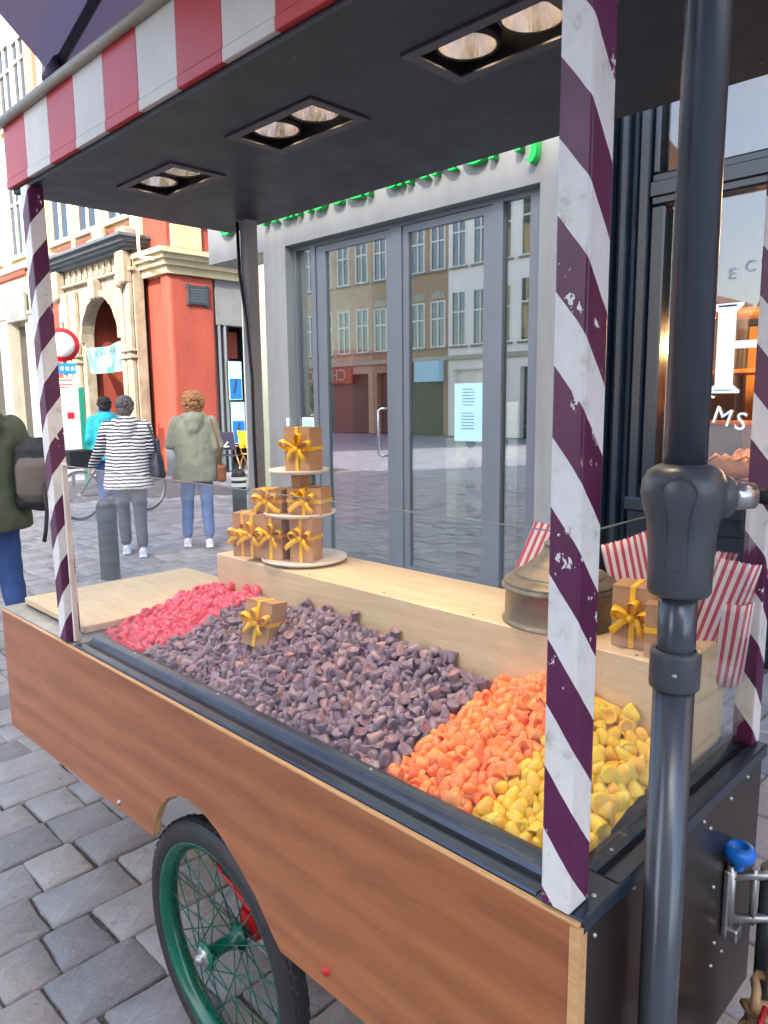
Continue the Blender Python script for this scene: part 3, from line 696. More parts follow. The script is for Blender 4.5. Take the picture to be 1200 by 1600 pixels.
q = MB(); q.tube([(-15.15, YR-.33, 5.25), (-15.15, YR-.33, 4.8), (-15.05, YR-.36, 4.62), (-14.75, YR-.36, 4.55), (-14.55, YR-.34, 4.52)], .035, 8); obj('drain_pipe', q, 'window_white', red)
# plaque with its frame of lugs
q = MB(); q.bbox(XR+.005, XR+.05, 8.63, 9.14, 3.68, 4.08, .008)
for y_ in (8.6, 9.07):
    for z_ in (3.65, 4.02): q.bbox(XR+.003, XR+.045, y_, y_+.09, z_, z_+.09, .008)
pq = obj('plaque', q, 'plaque_dark', red)
q = MB()
for k in range(5): q.box(XR+.0505, XR+.053, 8.70, 9.07, 3.75+k*.06, 3.765+k*.06)
obj('raised_lines', q, 'stone_bluegrey', pq)
# dark shop opening on the side
q = MB(); q.box(XR-.3, XR-.02, 9.36, 12.4, 3.3, 4.28); obj('lintel', q, 'stone_grey', red)
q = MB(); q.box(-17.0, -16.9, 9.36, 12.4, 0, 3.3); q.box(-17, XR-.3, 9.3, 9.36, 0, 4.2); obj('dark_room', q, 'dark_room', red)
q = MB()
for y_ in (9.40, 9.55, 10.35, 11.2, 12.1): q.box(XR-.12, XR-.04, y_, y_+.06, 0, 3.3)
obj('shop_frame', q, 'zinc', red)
q = MB(); q.box(XR-.6, XR-.5, 9.9, 10.2, 2.6, 3.2); obj('hanging_panel', q, 'wall_red', red)
posters = []
for z0, z1, y0, y1 in ((1.63, 2.5, 9.60, 9.95), (.62, 1.58, 9.63, 9.99)):
    q = MB(); q.box(XR+.0, XR+.012, y0, y1, z0, z1); p_ = obj('poster', q, 'pale_blue_paper', red)
    q = MB(); q.box(XR+.0125, XR+.016, y0+.02, y1-.02, z0+.02, z0+(z1-z0)*.55); obj('printed_sea', q, 'sign_blue', p_)
    q = MB(); c_ = (y0+y1)/2; q.add([(XR+.018, c_-.08, z0+.15), (XR+.018, c_-.02, z0+.15), (XR+.018, c_+.06, z0+.48), (XR+.018, c_, z0+.48)], [(0, 1, 2, 3)]); obj('printed_bottle', q, 'plaque_dark', p_)
# the carved stone portal
por = MB(); y0, y1 = 7.95, 8.18
ax0, ax1, sp, tp = -18.3, -16.35, 3.05, 4.06
acx, ar = (ax0+ax1)/2, (ax1-ax0)/2
arc = [(acx+ar*math.cos(R(a)), sp+(tp-sp)*math.sin(R(a))) for a in range(180, -1, -12)]
L_ = [(-19.75, 0), (ax0, 0)] + arc[:8] + [(arc[7][0], 4.45), (-19.75, 4.45)]
R_ = [(arc[7][0], 4.45), *arc[7:], (ax1, 0), (-15.62, 0), (-15.62, 4.45)]
por.prism(L_, y0, y1); por.prism(R_, y0, y1)
po = obj('portal', por, 'portal_stone', red)
for x0, x1 in ((-19.45, -19.0), (-18.85, -18.5), (-16.15, -15.98), (-15.9, -15.66)):
    q = MB(); q.bbox(x0, x1, 7.82, 7.95, .55, 4.3, .03); q.bbox(x0-.05, x1+.05, 7.78, 7.95, .0, .55, .03); q.bbox(x0-.04, x1+.04, 7.77, 7.95, 2.55, 2.62, .02); q.bbox(x0-.04, x1+.04, 7.77, 7.95, 2.7, 2.76, .02)
    obj('half_column', q, 'portal_stone', po)
q = MB()
for i in range(len(arc)-1):
    (a, b), (c, d) = arc[i], arc[i+1]; k = 1.13
    o4 = [(a, b), (c, d), (acx+(c-acx)*k, sp+(d-sp)*k), (acx+(a-acx)*k, sp+(b-sp)*k)]
    q.prism(o4, 7.86+.012*(i % 2), 7.95)
q.bbox(acx-.14, acx+.14, 7.72, 7.95, 3.98, 4.42, .03)
obj('archivolt', q, 'portal_stone', po)
q = MB(); q.box(-19.75, -15.62, 7.97, 8.2, 4.45, 4.85); q.bbox(-19.8, -15.58, 7.84, 7.97, 4.42, 4.5, .02)
for x_ in (-19.6, -16.0): q.bbox(x_, x_+.35, 7.7, 7.97, 4.15, 4.85, .05); q.ball((x_+.17, 7.72, 4.22), (.14, .1, .16))
for k in range(9): q.bbox(-19.0+k*.32, -18.9+k*.32, 7.92, 7.975, 4.53, 4.8, .02)
obj('frieze', q, 'portal_stone', po)
q = MB()
for dz, pr_, h_ in ((0, .15, .07), (.07, .27, .06), (.13, .36, .09), (.22, .46, .06)): q.box(-19.8-pr_*.7, -15.57+pr_*.7, 7.95-pr_, 8.5, 4.85+dz, 4.85+dz+h_)
obj('portal_cornice', q, 'stone_bluegrey', po)
q = MB(); q.lathe([(.0, 0), (.28, 0), (.3, .1), (.16, .2), (.2, .34), (.06, .5), (0, .52)], (acx+.2, 7.95, 5.13), 'z', 14); obj('finial', q, 'portal_stone', po)
for x_ in (-19.9, -16.0):
    q = MB(); q.bbox(x_, x_+.4, 7.75, 8.1, 5.13, 5.35, .05); obj('end_block', q, 'portal_stone', po)
q = MB(); q.box(-18.6, -18.4, 8.19, 10.6, 0, 4.3); obj('porch_wall', q, 'wall_red', po)
q = MB(); q.box(-18.4, -16.2, 10.6, 10.7, 0, 4.3); q.box(-16.3, -16.2, 8.19, 10.6, 0, 4.3); q.box(-18.6, -16.2, 8.19, 10.7, 4.3, 4.36); obj('porch_wall', q, 'stone_grey', po)
q = MB(); q.box(-17.5, -16.7, 10.56, 10.6, 0, 2.3); obj('porch_door', q, 'interior_dark', po)
# banner across the arch
b = MB(); n = 12
for i in range(n+1):
    t_ = i/n; x_ = -18.15+(2.0)*t_; yy = 7.90-.05*math.sin(t_*9); top = 2.92+.06*t_-.05*math.sin(PI*t_); bot = 2.28+.02*t_+(.10 if i == 0 else 0)
    b.v += [Vector((x_+(.12 if i == 0 else 0)*0, yy, top)), Vector((x_+.16*(1-t_), yy, bot))]
for i in range(n): b.f.append([2*i, 2*i+2, 2*i+3, 2*i+1]); b.mi.append(0); b.sm.append(True)
t = NT('banner_print'); t.base(t.ramp(t.noise(2.2, 5), [(.35, srgb(70, 142, 144)), (.5, srgb(112, 158, 154)), (.65, srgb(156, 166, 162))])); t.set(Roughness=.7)
bo = obj('banner', b, 'banner_print', None); tag(bo, 'pale turquoise banner hung across the stone arch', 'banner')
lettering('ICE CLOPE', .24, .004, ['stone_bluegrey'], bo, (-17.6, 7.82, 2.70), FACE_Y, name='printed_text')
lettering('WINTER', .2, .004, ['sign_white'], bo, (-17.4, 7.82, 2.42), FACE_Y, name='printed_text')
ro = MB(); ro.prism([(7.9, 12), (16.2, 12), (12, 15)], -21, XR, 'x'); obj('roof', ro, 'roof_tile', red)

# ---- pale and yellow buildings further along
lb = thing('cream_building', 'pale cream town house with a red band beside the red building', 'building', (-24, 8.2, 0))
holes = [(x_, x_+1.0, z_, z_+2.1) for x_ in (-27.0, -25.3, -23.4) for z_ in (5.75, 9.2)] + [(-22.3, -21.35, 9.5, 11.2)]
w = wall_with_holes(-28, -21.0, 4.1, 14, YR, YR+.35, holes); w.box(-28, -21, YR+.35, 16, 0, 14)
obj('upper_wall', w, 'wall_cream', lb)
for h in holes: window(lb, *h, YR, -1, pane='glass_dark', blind='wall_cream' if h[0] < -22.5 else None, sill='wall_cream')
q = MB(); q.bbox(-28, -22.4, YR-.08, YR-.002, 5.2, 5.36, .02); obj('red_band', q, 'wall_red', lb)
q = MB(); q.bbox(-28, -21.4, YR-.12, YR-.002, 5.365, 5.48, .02); q.bbox(-28, -21.0, YR-.1, YR-.002, 4.1, 4.2, .02); obj('string_course', q, 'wall_pale', lb)
q = MB(); q.bbox(-21.25, -20.75, YR-.1, YR+.018, 4.6, 12, .02); obj('pilaster_strip', q, 'wall_salmon', lb)
w = MB()
for x0, x1 in ((-28, -26.6), (-24.9, -24.2), (-22.7, -21.0)): w.box(x0, x1, YR-.05, YR+.345, 0, 4.1)
obj('ground_wall', w, 'wall_pale', lb)
for x0, x1 in ((-26.6, -24.9), (-24.2, -22.7)):
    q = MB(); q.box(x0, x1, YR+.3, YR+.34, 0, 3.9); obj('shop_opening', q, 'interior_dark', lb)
q = MB(); q.bbox(-23.9, -22.4, YR-.16, YR-.055, 3.95, 4.75, .02); sg = obj('shop_sign', q, 'stone_grey', lb)
lettering('BUR', .42, .01, ['sign_white'], sg, (-23.45, YR-.17, 4.25), FACE_Y, name='sign_letters')
ro = MB(); ro.prism([(7.9, 14), (16.2, 14), (12, 17)], -28, -21, 'x'); obj('roof', ro, 'roof_tile', lb)
yb = thing('yellow_building', 'tall yellow town house at the far end of the row', 'building', (-33, 8.3, 0))
holes = [(x_, x_+1.0, z_, z_+2.0) for x_ in (-37.0, -34.8, -32.6, -30.2) for z_ in (1.0, 5.2, 9.0)]
w = wall_with_holes(-38, -28.02, 0, 15, 8.1, 8.45, holes); w.box(-38, -28.02, 8.45, 16, 0, 15); obj('wall', w, 'wall_cream', yb)
for h in holes: window(yb, *h, 8.1, -1)
ro = MB(); ro.prism([(7.9, 15), (16.2, 15), (12, 18)], -38, -28.02, 'x'); obj('roof', ro, 'roof_slate', yb)

# ---- the row across the street (seen in the door and window glass), plus an unseen block for shade
def opposite(label, x0, x1, H, wallm, cols, rows, y=-16, roofm='roof_tile', gable=False, roof=2.5, ww=1.0, shop_m='interior_dark', rowz=None, wh=1.9, arch=False, depth=8):
    b = thing('town_house', label, 'building', ((x0+x1)/2, y, 0), 0, None)
    hs = []
    for i in range(cols):
        c = x0+(x1-x0)*(i+.5)/cols
        for z_ in (rowz or [3.9+3.3*k for k in range(rows)]): hs.append((c-ww/2, c+ww/2, z_, z_+wh))
    w = wall_with_holes(x0, x1, 3.3, H, y-.35, y, hs); w.box(x0, x1, y-depth, y-.35, 0, H); obj('wall', w, wallm, b)
    for h in hs:
        window(b, *h, y, 1, pane='glass_dark', bars=1 if ww < 1.3 else 2, trans=.62)
        if arch:
            for k in range(7):
                q = MB(); c = h[0]+(h[1]-h[0])*(k+.5)/7; q.bbox(c-.055, c+.055, y+.0, y+.05, h[3]+.08, h[3]+.42-.03*abs(k-3), .01); obj('lintel_brick', q, 'wall_pale', b)
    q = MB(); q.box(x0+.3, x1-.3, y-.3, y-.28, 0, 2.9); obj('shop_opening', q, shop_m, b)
    q = MB(); q.box(x0, x0+.3, y-.35, y, 0, 3.3); q.box(x1-.3, x1, y-.35, y, 0, 3.3); q.box(x0+.3, x1-.3, y-.35, y, 2.9, 3.3); obj('shop_surround', q, wallm, b)
    q = MB(); q.bbox(x0, x1, y+.001, y+.15, 3.3, 3.5, .02); q.bbox(x0, x1, y+.001, y+.25, H-.25, H, .03); obj('cornice', q, 'wall_pale', b)
    if gable: r_ = MB(); r_.prism([(x0, H), (x1, H), ((x0+x1)/2, H+roof)], y-depth, y, 'y'); obj('roof', r_, wallm, b)
    else: r_ = MB(); r_.prism([(y-depth, H), (y+.2, H), (y-depth/2, H+roof)], x0, x1, 'x'); obj('roof', r_, roofm, b)
    return b
b1 = opposite('tan brick house with a chocolate shop across the street', -31.5, -26.2, 12.5, 'brick_tan', 4, 3, ww=.85, wh=2.1)
b2 = opposite('brown brick house with fanned brick lintels across the street', -26.2, -21.4, 14, 'brick_brown', 4, 3, ww=.85, wh=2.0, arch=True, gable=True)
b3 = opposite('plain white town house between brick houses across the street', -21.4, -17.9, 14, 'wall_white', 3, 3, ww=.8, wh=2.3, shop_m='wall_white')
b4 = opposite('white house with wide blue windows across the street', -17.9, -13.5, 10.2, 'wall_white', 2, 2, ww=1.7, wh=2.5, roof=1.2)
opposite('tall brick house with steep roof far along the opposite row', -40, -31.5, 13, 'brick_brown', 4, 2)
opposite('tall unseen brick block added behind the camera to shade the cart', -2.0, 12, 19.5, 'brick_tan', 7, 4, roof=3.5)  # unseen block, placed and sized to keep the sun off cart and shop
opposite('large pale corner block at the end of the opposite row', 12, 34, 19, 'wall_pale', 9, 4, roof=3)
for i, (x0, x1, H, y_, rf) in enumerate(((-30, -24.5, 6.5, -48, 4.5), (-24.5, -20, 5.5, -47, 3.5), (-20, -15, 7, -48, 5), (-15, -9, 5.5, -46, 4))):
    opposite(['orange brick gabled house on the far side of the square', 'low gabled house between two taller gables on the square', 'house with the highest steep gable on the square', 'low wide gabled house at the end of the square'][i], x0, x1, H, ['brick_tan', 'wall_salmon', 'brick_brown', 'wall_cream'][i], 2, 1, y=y_, gable=True, roof=rf)
lettering('CHOCOL', .85, .03, ['wall_pale'], b1, (-28.0, -15.9, 2.6), (R(90), 0, R(180)), name='sign_letters')
q = MB(); q.bbox(-31.2, -27.6, -15.98, -15.92, 2.45, 3.3, .02); obj('sign_board', q, 'wall_red', b1)
q = MB(); q.bbox(-24.6, -23.3, -15.95, -15.6, 2.6, 3.3, .02); obj('awning_box', q, 'red_steel', b2)
q = MB(); q.bbox(-23.1, -21.6, -15.95, -15.6, 2.4, 3.3, .02); obj('sign_board', q, 'pale_blue_paper', b2)

# ------------------------------------------------------------------ the candy cart
CX0, CX1, CY0, CY1 = -2.585, -.434, .78, 1.475
cart = thing('candy_cart', 'wooden candy cart with striped posts, striped canopy and spoked wheels', 'cart', (-1.5, 1.13, 0))
# front panel with the wheel notch
hx, hz, wr = -1.385, .306, .306
pts = [(CX0, .895), (CX0, .492), (-1.60, .515)]
for (a, b) in ((-1.585, .56), (-1.555, .61), (-1.515, .648), (-1.47, .672), (-1.42, .683), (-1.36, .678), (-1.30, .658), (-1.23, .618), (-1.165, .572), (-1.11, .515), (-1.085, .492)): pts.append((a, b))
pts += [(CX1, .492), (CX1, .895)]
p = MB(); p.prism(pts, CY0, CY0+.018, 'y', 0, 1); obj('front_panel', p, ['ply_stained', 'ply_edge'], cart)
e = MB(); e.bbox(CX0, CX1-.001, CY0-.0012, .7880, .8955, .9010, .0012); e.box(CX1-.013, CX1+.0025, CY0-.0018, CY0+.0163, .4925, .8945); obj('panel_edge', e, 'ply_edge', cart)
e = MB(); e.box(CX1-.018, CX1, CY0+.0185, CY1-.02, .41, .888); end = obj('end_panel', e, 'ply_black', cart)
for y_, z_ in ((.82, .865), (.82, .55), (.93, .878), (1.03, .45), (1.18, .87), (1.21, .845), (1.3, .862), (1.38, .872), (1.24, .72), (1.30, .70), (1.26, .60), (1.3, .56), (1.25, .56), (1.33, .63), (1.15, .50), (.83, .46)):
    s_ = MB(); s_.lathe([(0, .0035), (.003, .003), (.0042, 0)], (CX1+.0001, y_, z_), 'x', 8); obj('screw', s_, 'zinc', end)
e = MB(); e.box(CX0+.02, CX1-.018, CY1-.02, CY1-.002, .45, .888); obj('back_panel', e, 'ply_black', cart)
e = MB(); e.box(CX0+.001, CX0+.019, CY0+.0185, CY1-.02, .47, .888); obj('left_panel', e, 'ply_stained', cart)
e = MB(); e.box(CX0+.02, CX1-.019, CY0+.0185, CY1-.021, .846, .862); obj('tray_floor', e, 'black_matt', cart)
e = MB(); e.box(CX0+.02, CX1-.02, 1.0, 1.3, .46, .50); e.box(-1.42, -1.35, .86, 1.42, .46, .5); obj('chassis', e, 'black_matt', cart)
# rails (aluminium profile)
prof = [(.7885, .884), (.7885, .9025), (.791, .9055), (.809, .9055), (.812, .900), (.813, .893), (.829, .893), (.831, .902), (.836, .909), (.843, .9135), (.852, .9155), (.862, .9155), (.871, .9135), (.879, .908), (.885, .900), (.887, .893), (.887, .866), (.80, .866), (.80, .884)]
rl = MB(); rl.prism(prof, -2.02, CX1-.072, 'x'); obj('front_rail', rl, 'navy_metal', cart)
rl = MB(); rl.bbox(CX1-.0718, CX1+.0035, .7860, .8878, .884, .9052, .003, seg=2); obj('corner_plate', rl, 'navy_metal', cart)
rl = MB(); rl.prism([(.7885, .884), (.7885, .9025), (.791, .9055), (1.46, .9055), (1.46, .884)], CX0-.004, -2.0205, 'x'); obj('counter_plate', rl, 'zinc', cart)
pe = [(CX1+.003, .882), (CX1+.003, .9025), (CX1, .9055), (CX1-.022, .9055), (CX1-.025, .895), (CX1-.034, .893), (CX1-.037, .905), (CX1-.05, .9075), (CX1-.066, .905), (CX1-.069, .866), (CX1-.02, .866), (CX1-.02, .882)]
rl = MB(); rl.prism(pe, .888, CY1, 'y'); obj('end_rail', rl, 'navy_metal', cart)
rl = MB(); rl.box(CX0, CX1-.07, CY1-.03, CY1-.001, .87, .905); obj('back_rail', rl, 'navy_metal', cart)
for x_, y_ in ((-.5, .865), (-.447, .84), (-.9, .859), (-1.4, .859), (-1.8, .859), (-.44, 1.0), (-.48, .95)):
    s_ = MB(); s_.lathe([(0, .0025), (.0025, .002), (.0036, 0)], (x_, y_, .9155 if y_ > .85 and x_ < -.51 else .9055), 'z', 8); obj('screw', s_, 'zinc', cart)
s_ = MB(); s_.lathe([(0, -.006), (.006, -.005), (.0085, 0)], (-1.78, CY0, .53), 'y', 10); obj('bolt', s_, 'zinc', cart)
s_ = MB(); s_.lathe([(0, -.008), (.007, -.006), (.0095, 0)], (-.944, CY0, .533), 'y', 12); o = obj('bolt', s_, 'red_steel', cart); o['label'] = 'red cap on a bolt in the front panel'
# left board and the raised shelf behind the candies
b = MB(); b.bbox(-2.56, -2.085, .846, 1.455, .908, .931, .003); obj('board', b, 'ply_birch', cart)
b = MB(); b.bbox(-1.93, -.51, 1.2, 1.44, .868, 1.115, .0025); shelf = obj('raised_shelf', b, ['ply_birch'], cart)
for f_ in shelf.data.polygons: pass
b = MB(); b.box(-.5095, -.506, 1.203, 1.437, .91, 1.112); obj('shelf_end', b, 'ply_birch_end', cart)
for x_ in (-1.5, -1.22, -.95, -.72, -.58):
    s_ = MB(); s_.lathe([(0, .0006), (.0032, .0004), (.0034, 0)], (x_, 1.215, 1.115), 'z', 8); obj('screw', s_, 'black_matt', cart)
# posts
def post(name, x0, x1, y0, y1, z0, z1, mat):
    p = MB(); p.bbox(x0, x1, y0, y1, z0, z1, .003, seg=2); return obj(name, p, mat, cart)
post('post', -.492, -.449, .779, .829, .9068, 2.136, 'post_stripe_a')
o = post('post', -2.097, -2.050, .779, .822, .9068, 2.136, 'post_stripe_b')
for v in o.data.vertices:
    if v.co.z > 2: v.co.x -= .028; v.co.y -= .002
post('post', -.486, -.447, 1.437, 1.476, .9068, 2.136, 'post_stripe_c')
o = post('post', -2.036, -1.996, 1.402, 1.442, .9068, 2.136, 'grey_post'); o['label'] = 'plain grey rear post with a cable'
c_ = MB(); c_.tube([(-2.038, 1.396, 2.13), (-2.034, 1.394, 1.98), (-2.00, 1.392, 1.82), (-1.985, 1.394, 1.65), (-1.988, 1.395, 1.45), (-1.985, 1.396, 1.25), (-1.99, 1.396, .96)], .0055, 8); obj('cable', c_, 'black_matt', cart)
# canopy
ZS = 2.134
lx = [(-1.935, -1.662), (-1.423, -1.143), (-.903, -.625)]; ly0, ly1 = .958, 1.104
s_ = MB(); X0, X1 = -2.198, -.4225
s_.box(X0, X1, .786, ly0, ZS, ZS+.012); s_.box(X0, X1, ly1, 1.478, ZS, ZS+.012)
e_ = [X0] + [v for a in lx for v in a] + [X1]
for a, b in zip(e_[0::2], e_[1::2]): s_.box(a, b, ly0, ly1, ZS, ZS+.012)
obj('soffit', s_, 'slate_soffit', cart)
for x_ in (-2.12, -1.55, -1.03, -.5):
    for y_ in (.83, 1.2, 1.42):
        s_ = MB(); s_.lathe([(0, -.0012), (.003, -.001), (.0042, 0)], (x_, y_, ZS-.0002), 'z', 8); obj('screw', s_, 'light_frame_grey', cart)
for (a, b) in lx:
    f = MB(); fw = .017; z0, z1 = ZS-.004, ZS-.0005
    f.box(a-.004, b+.004, ly0-.004, ly0+fw, z0, z1); f.box(a-.004, b+.004, ly1-fw, ly1+.004, z0, z1); f.box(a-.004, a+fw, ly0+fw, ly1-fw, z0, z1); f.box(b-fw, b+.004, ly0+fw, ly1-fw, z0, z1)
    fo = obj('downlight', f, 'light_frame_grey', cart)
    f = MB(); x0, x1, y0, y1, zt = a+.001, b-.001, ly0+.001, ly1-.001, ZS+.11
    f.add([(x0, y0, ZS), (x1, y0, ZS), (x1, y1, ZS), (x0, y1, ZS), (x0, y0, zt), (x1, y0, zt), (x1, y1, zt), (x0, y1, zt)], [(0, 1, 5, 4), (1, 2, 6, 5), (2, 3, 7, 6), (3, 0, 4, 7), (4, 5, 6, 7)])
    obj('recess', f, 'black_matt', fo)
    for cx_ in (a+(b-a)*.27, a+(b-a)*.73):
        cy_ = (ly0+ly1)/2
        f = MB(); f.lathe([(.0475, .012), (.0485, .010), (.053, .010), (.056, .016), (.056, .05)], (cx_, cy_, ZS), 'z', 32); obj('lamp_ring', f, 'black_matt', fo)
        f = MB(); f.lathe([(.0475, .012), (.044, .03), (.036, .052), (.024, .07), (.016, .076)], (cx_, cy_, ZS), 'z', 40); rf = obj('reflector', f, 'reflector', fo)
        f = MB(); f.lathe([(.016, .0755), (.0, .0755)], (cx_, cy_, ZS), 'z', 24); obj('lamp', f, 'lamp_glow', rf)
        L = bpy.data.lights.new('downlight_beam', 'SPOT'); L.energy = 3.6; L.color = (1, .76, .56); L.spot_size = R(58); L.spot_blend = .8; L.shadow_soft_size = .015
        lo = bpy.data.objects.new('downlight_beam', L); COL.objects.link(lo); lo.location = (cx_, cy_, ZS+.06)
# valance: painted boards
k = 0; x_ = -2.205
while x_ < -.43:
    x1 = min(x_+.1495, -.4215)
    b = MB(); b.bbox(x_, x1, .7745, .7855, 2.168, 2.305, .001); o = obj('valance_board', b, 'paint_red' if k % 2 == 0 else 'paint_offwhite', cart)
    b = MB(); b.bbox(x_, x1, .7725, .7855, 2.146, 2.1672, .001); obj('lower_strip', b, 'paint_red' if k % 2 == 0 else 'paint_offwhite', o)
    x_ += .15; k += 1
k = 0; y_ = .786
while y_ < 1.47:
    y1 = min(y_+.1495, 1.478); b = MB(); b.bbox(-2.205, -2.1985, y_, y1, 2.146, 2.305, .001); obj('valance_board', b, 'paint_offwhite' if k % 2 == 0 else 'paint_red', cart)
    b = MB(); b.bbox(-.4222, -.4155, y_, y1, 2.146, 2.305, .001); obj('valance_board', b, 'paint_offwhite' if k % 2 == 0 else 'paint_red', cart)
    y_ += .15; k += 1
b = MB(); b.tube([(-2.225, .768, 2.312), (-.41, .768, 2.312)], .0125, 10); obj('top_rod', b, 'rod_beige', cart)
b = MB(); b.box(-2.197, -.4235, .787, 1.477, 2.30, 2.312); b.add([(-2.21, .77, 2.3122), (-.415, .77, 2.3122), (-.415, 1.48, 2.3122), (-2.21, 1.48, 2.3122), (-1.8, 1.125, 2.41), (-.85, 1.125, 2.41)], [(0, 1, 5, 4), (1, 2, 5), (2, 3, 4, 5), (3, 0, 4)]); obj('roof', b, 'slate_soffit', cart)
# glass screens
b = MB(); b.box(-2.043, -.4925, .800, .805, .8935, 1.404); gp = obj('glass_screen', b, 'glass_clear', cart)
b = MB(); b.box(-2.043, -.4925, .8002, .8048, 1.4042, 1.4054); obj('glass_edge', b, 'glass_edge', gp)
b = MB(); b.bbox(-2.0455, -2.037, .797, .812, .9068, 1.41, .0015); obj('glass_clip', b, 'plate_white', gp)
b = MB(); b.box(-.4665, -.4625, .830, 1.4365, .8960, 1.404); gp = obj('glass_screen', b, 'glass_clear', cart)
b = MB(); b.box(-.4663, -.4627, .830, 1.4365, 1.4042, 1.4058); obj('glass_edge', b, 'glass_edge', gp)
# wheels
def wheel(yc):
    h = MB()
    h.lathe([(.012, -.055), (.03, -.05), (.034, -.044), (.018, -.038), (.016, .038), (.034, .044), (.03, .05), (.012, .055)], (0, 0, 0), 'y', 20)
    h.lathe([(0, -.040), (.0, -.07), (.008, -.07), (.009, -.066), (.009, -.052), (.018, -.052), (.02, -.05)], (0, 0, 0), 'y', 6)
    W = local('wheel', h, 'rim_green', cart); W.location = Vector((hx, yc, hz)) - worldloc(cart)
    n = MB(); n.lathe([(0, -.071), (.0085, -.0705), (.012, -.066), (.0115, -.056), (.024, -.055), (.025, -.051)], (0, 0, 0), 'y', 6); local('axle_nut', n, 'zinc', W)
    ty = MB(); prof_ = []
    for a in range(0, 360, 24): prof_.append((.272+.034*math.cos(R(a))*(1.0), .031*math.sin(R(a))))
    ty.lathe(prof_, (0, 0, 0), 'y', 56, closed=True)
    for dy in (-.016, -.008, 0, .008, .016):
        for a in range(0, 360, 6):
            c, s2 = math.cos(R(a+(3 if dy in (-.008, .008) else 0))), math.sin(R(a+(3 if dy in (-.008, .008) else 0)))
            rad = .272+.034*math.sqrt(max(0, 1-(dy/.031)**2)); 
            P = Vector((c*rad, dy, s2*rad)); T = Vector((-s2, 0, c)); N = Vector((c, 0, s2)); Y = Vector((0, 1, 0))
            q = [P+T*i*.011+Y*j*.003+N*.0012 for i, j in ((-1, -1), (1, -1), (1, 1), (-1, 1))]; ty.add(q, [(0, 1, 2, 3)])
    local('tyre', ty, 'black_rubber', W)
    rm = MB(); rm.lathe([(.250, -.026), (.256, -.024), (.2565, -.020), (.250, -.016), (.238, -.012), (.234, 0), (.238, .012), (.250, .016), (.2565, .020), (.256, .024), (.250, .026), (.244, .022), (.232, .014), (.226, 0), (.232, -.014), (.244, -.022)], (0, 0, 0), 'y', 64, closed=True); local('rim', rm, 'rim_green', W)
    for k in range(36):
        side = -1 if k % 2 else 1; a = 2*PI*k/36; off = R(52)*(1 if (k//2) % 2 else -1)
        s_ = MB(); s_.tube([(.031*math.cos(a+off), side*.045, .031*math.sin(a+off)), (.229*math.cos(a), side*.004, .229*math.sin(a))], .0016, 5); local('spoke', s_, 'rim_green', W)
    return W
wheel(.83); wheel(1.425)
b = MB(); b.tube([(hx, .87, hz), (hx, 1.39, hz)], .014, 10); obj('axle', b, 'black_matt', cart)
for y_ in (.93, 1.33):
    b = MB(); b.tube([(hx-.28, y_, .46), (hx-.15, y_, .40), (hx, y_, .345), (hx+.15, y_, .40), (hx+.28, y_, .46)], [(.02, .006)]*5, 8, up=(0, 1, 0)); b.box(hx-.03, hx+.03, y_-.03, y_+.03, .29, .35); o = obj('leaf_spring', b, 'red_steel', cart); o['label'] = 'red leaf spring behind the wheel'
# front hitch: clamp with a jockey stand
hit = MB(); hit.bbox(-.433, -.423, 1.285, 1.315, .60, .73, .002); hit.tube([(-.425, 1.3, .715), (-.34, 1.39, .715)], .0085, 8); hit.tube([(-.425, 1.3, .63), (-.34, 1.39, .63)], .0085, 8); hit.tube([(-.395, 1.33, .62), (-.395, 1.33, .73)], .006, 8); hit.tube([(-.36, 1.37, .62), (-.36, 1.37, .74)], .007, 8); hit.tube([(-.425, 1.3, .74), (-.425, 1.3, .60)], .009, 8); hit.bbox(-.43, -.405, 1.288, 1.316, .595, .62, .003)
ho = obj('hitch_clamp', hit, 'zinc', cart)
b = MB(); b.lathe([(.009, 0), (.011, .012), (.026, .022), (.0285, .034), (.026, .043), (.015, .047), (.013, .043), (.0, .043)], (-.415, 1.302, .733), 'z', 24); o = obj('clamp_knob', b, 'blue_plastic', ho); o['label'] = 'blue plastic clamp knob'
b = MB(); b.tube([(-.375, 1.37, .72), (-.375, 1.37, .02)], .022, 14); obj('jockey_leg', b, 'pole_grey', ho)
b = MB(); b.bbox(-.45, -.30, 1.32, 1.44, 0.004, .02, .003); obj('foot_plate', b, 'black_matt', ho)
# rope and red float below the hitch
b = MB()
pts = []
for k in range(60):
    a = k*.55; pts.append((-.345+.035*math.cos(a)+.012*math.sin(a*2.3), 1.30+.03*math.sin(a), .52-.0022*k+.02*math.sin(a*.7)))
b.tube(pts, .0085, 7); b.tube([(-.345, 1.30, .52), (-.36, 1.34, .57), (-.36, 1.37, .625)], .0085, 7); tag(obj('rope', b, 'rope'), 'coiled tan rope hanging below the hitch clamp', 'rope')
b = MB(); b.lathe([(0, -.03), (.02, -.027), (.033, -.012), (.036, .004), (.026, .02), (.008, .027), (0, .027)], (-.345, 1.22, .475), 'z', 20); b.tube([(-.345, 1.22, .49), (-.345, 1.27, .52)], .005, 6); tag(obj('red_float', b, 'red_plastic'), 'red plastic float tied to the rope under the hitch', 'float')

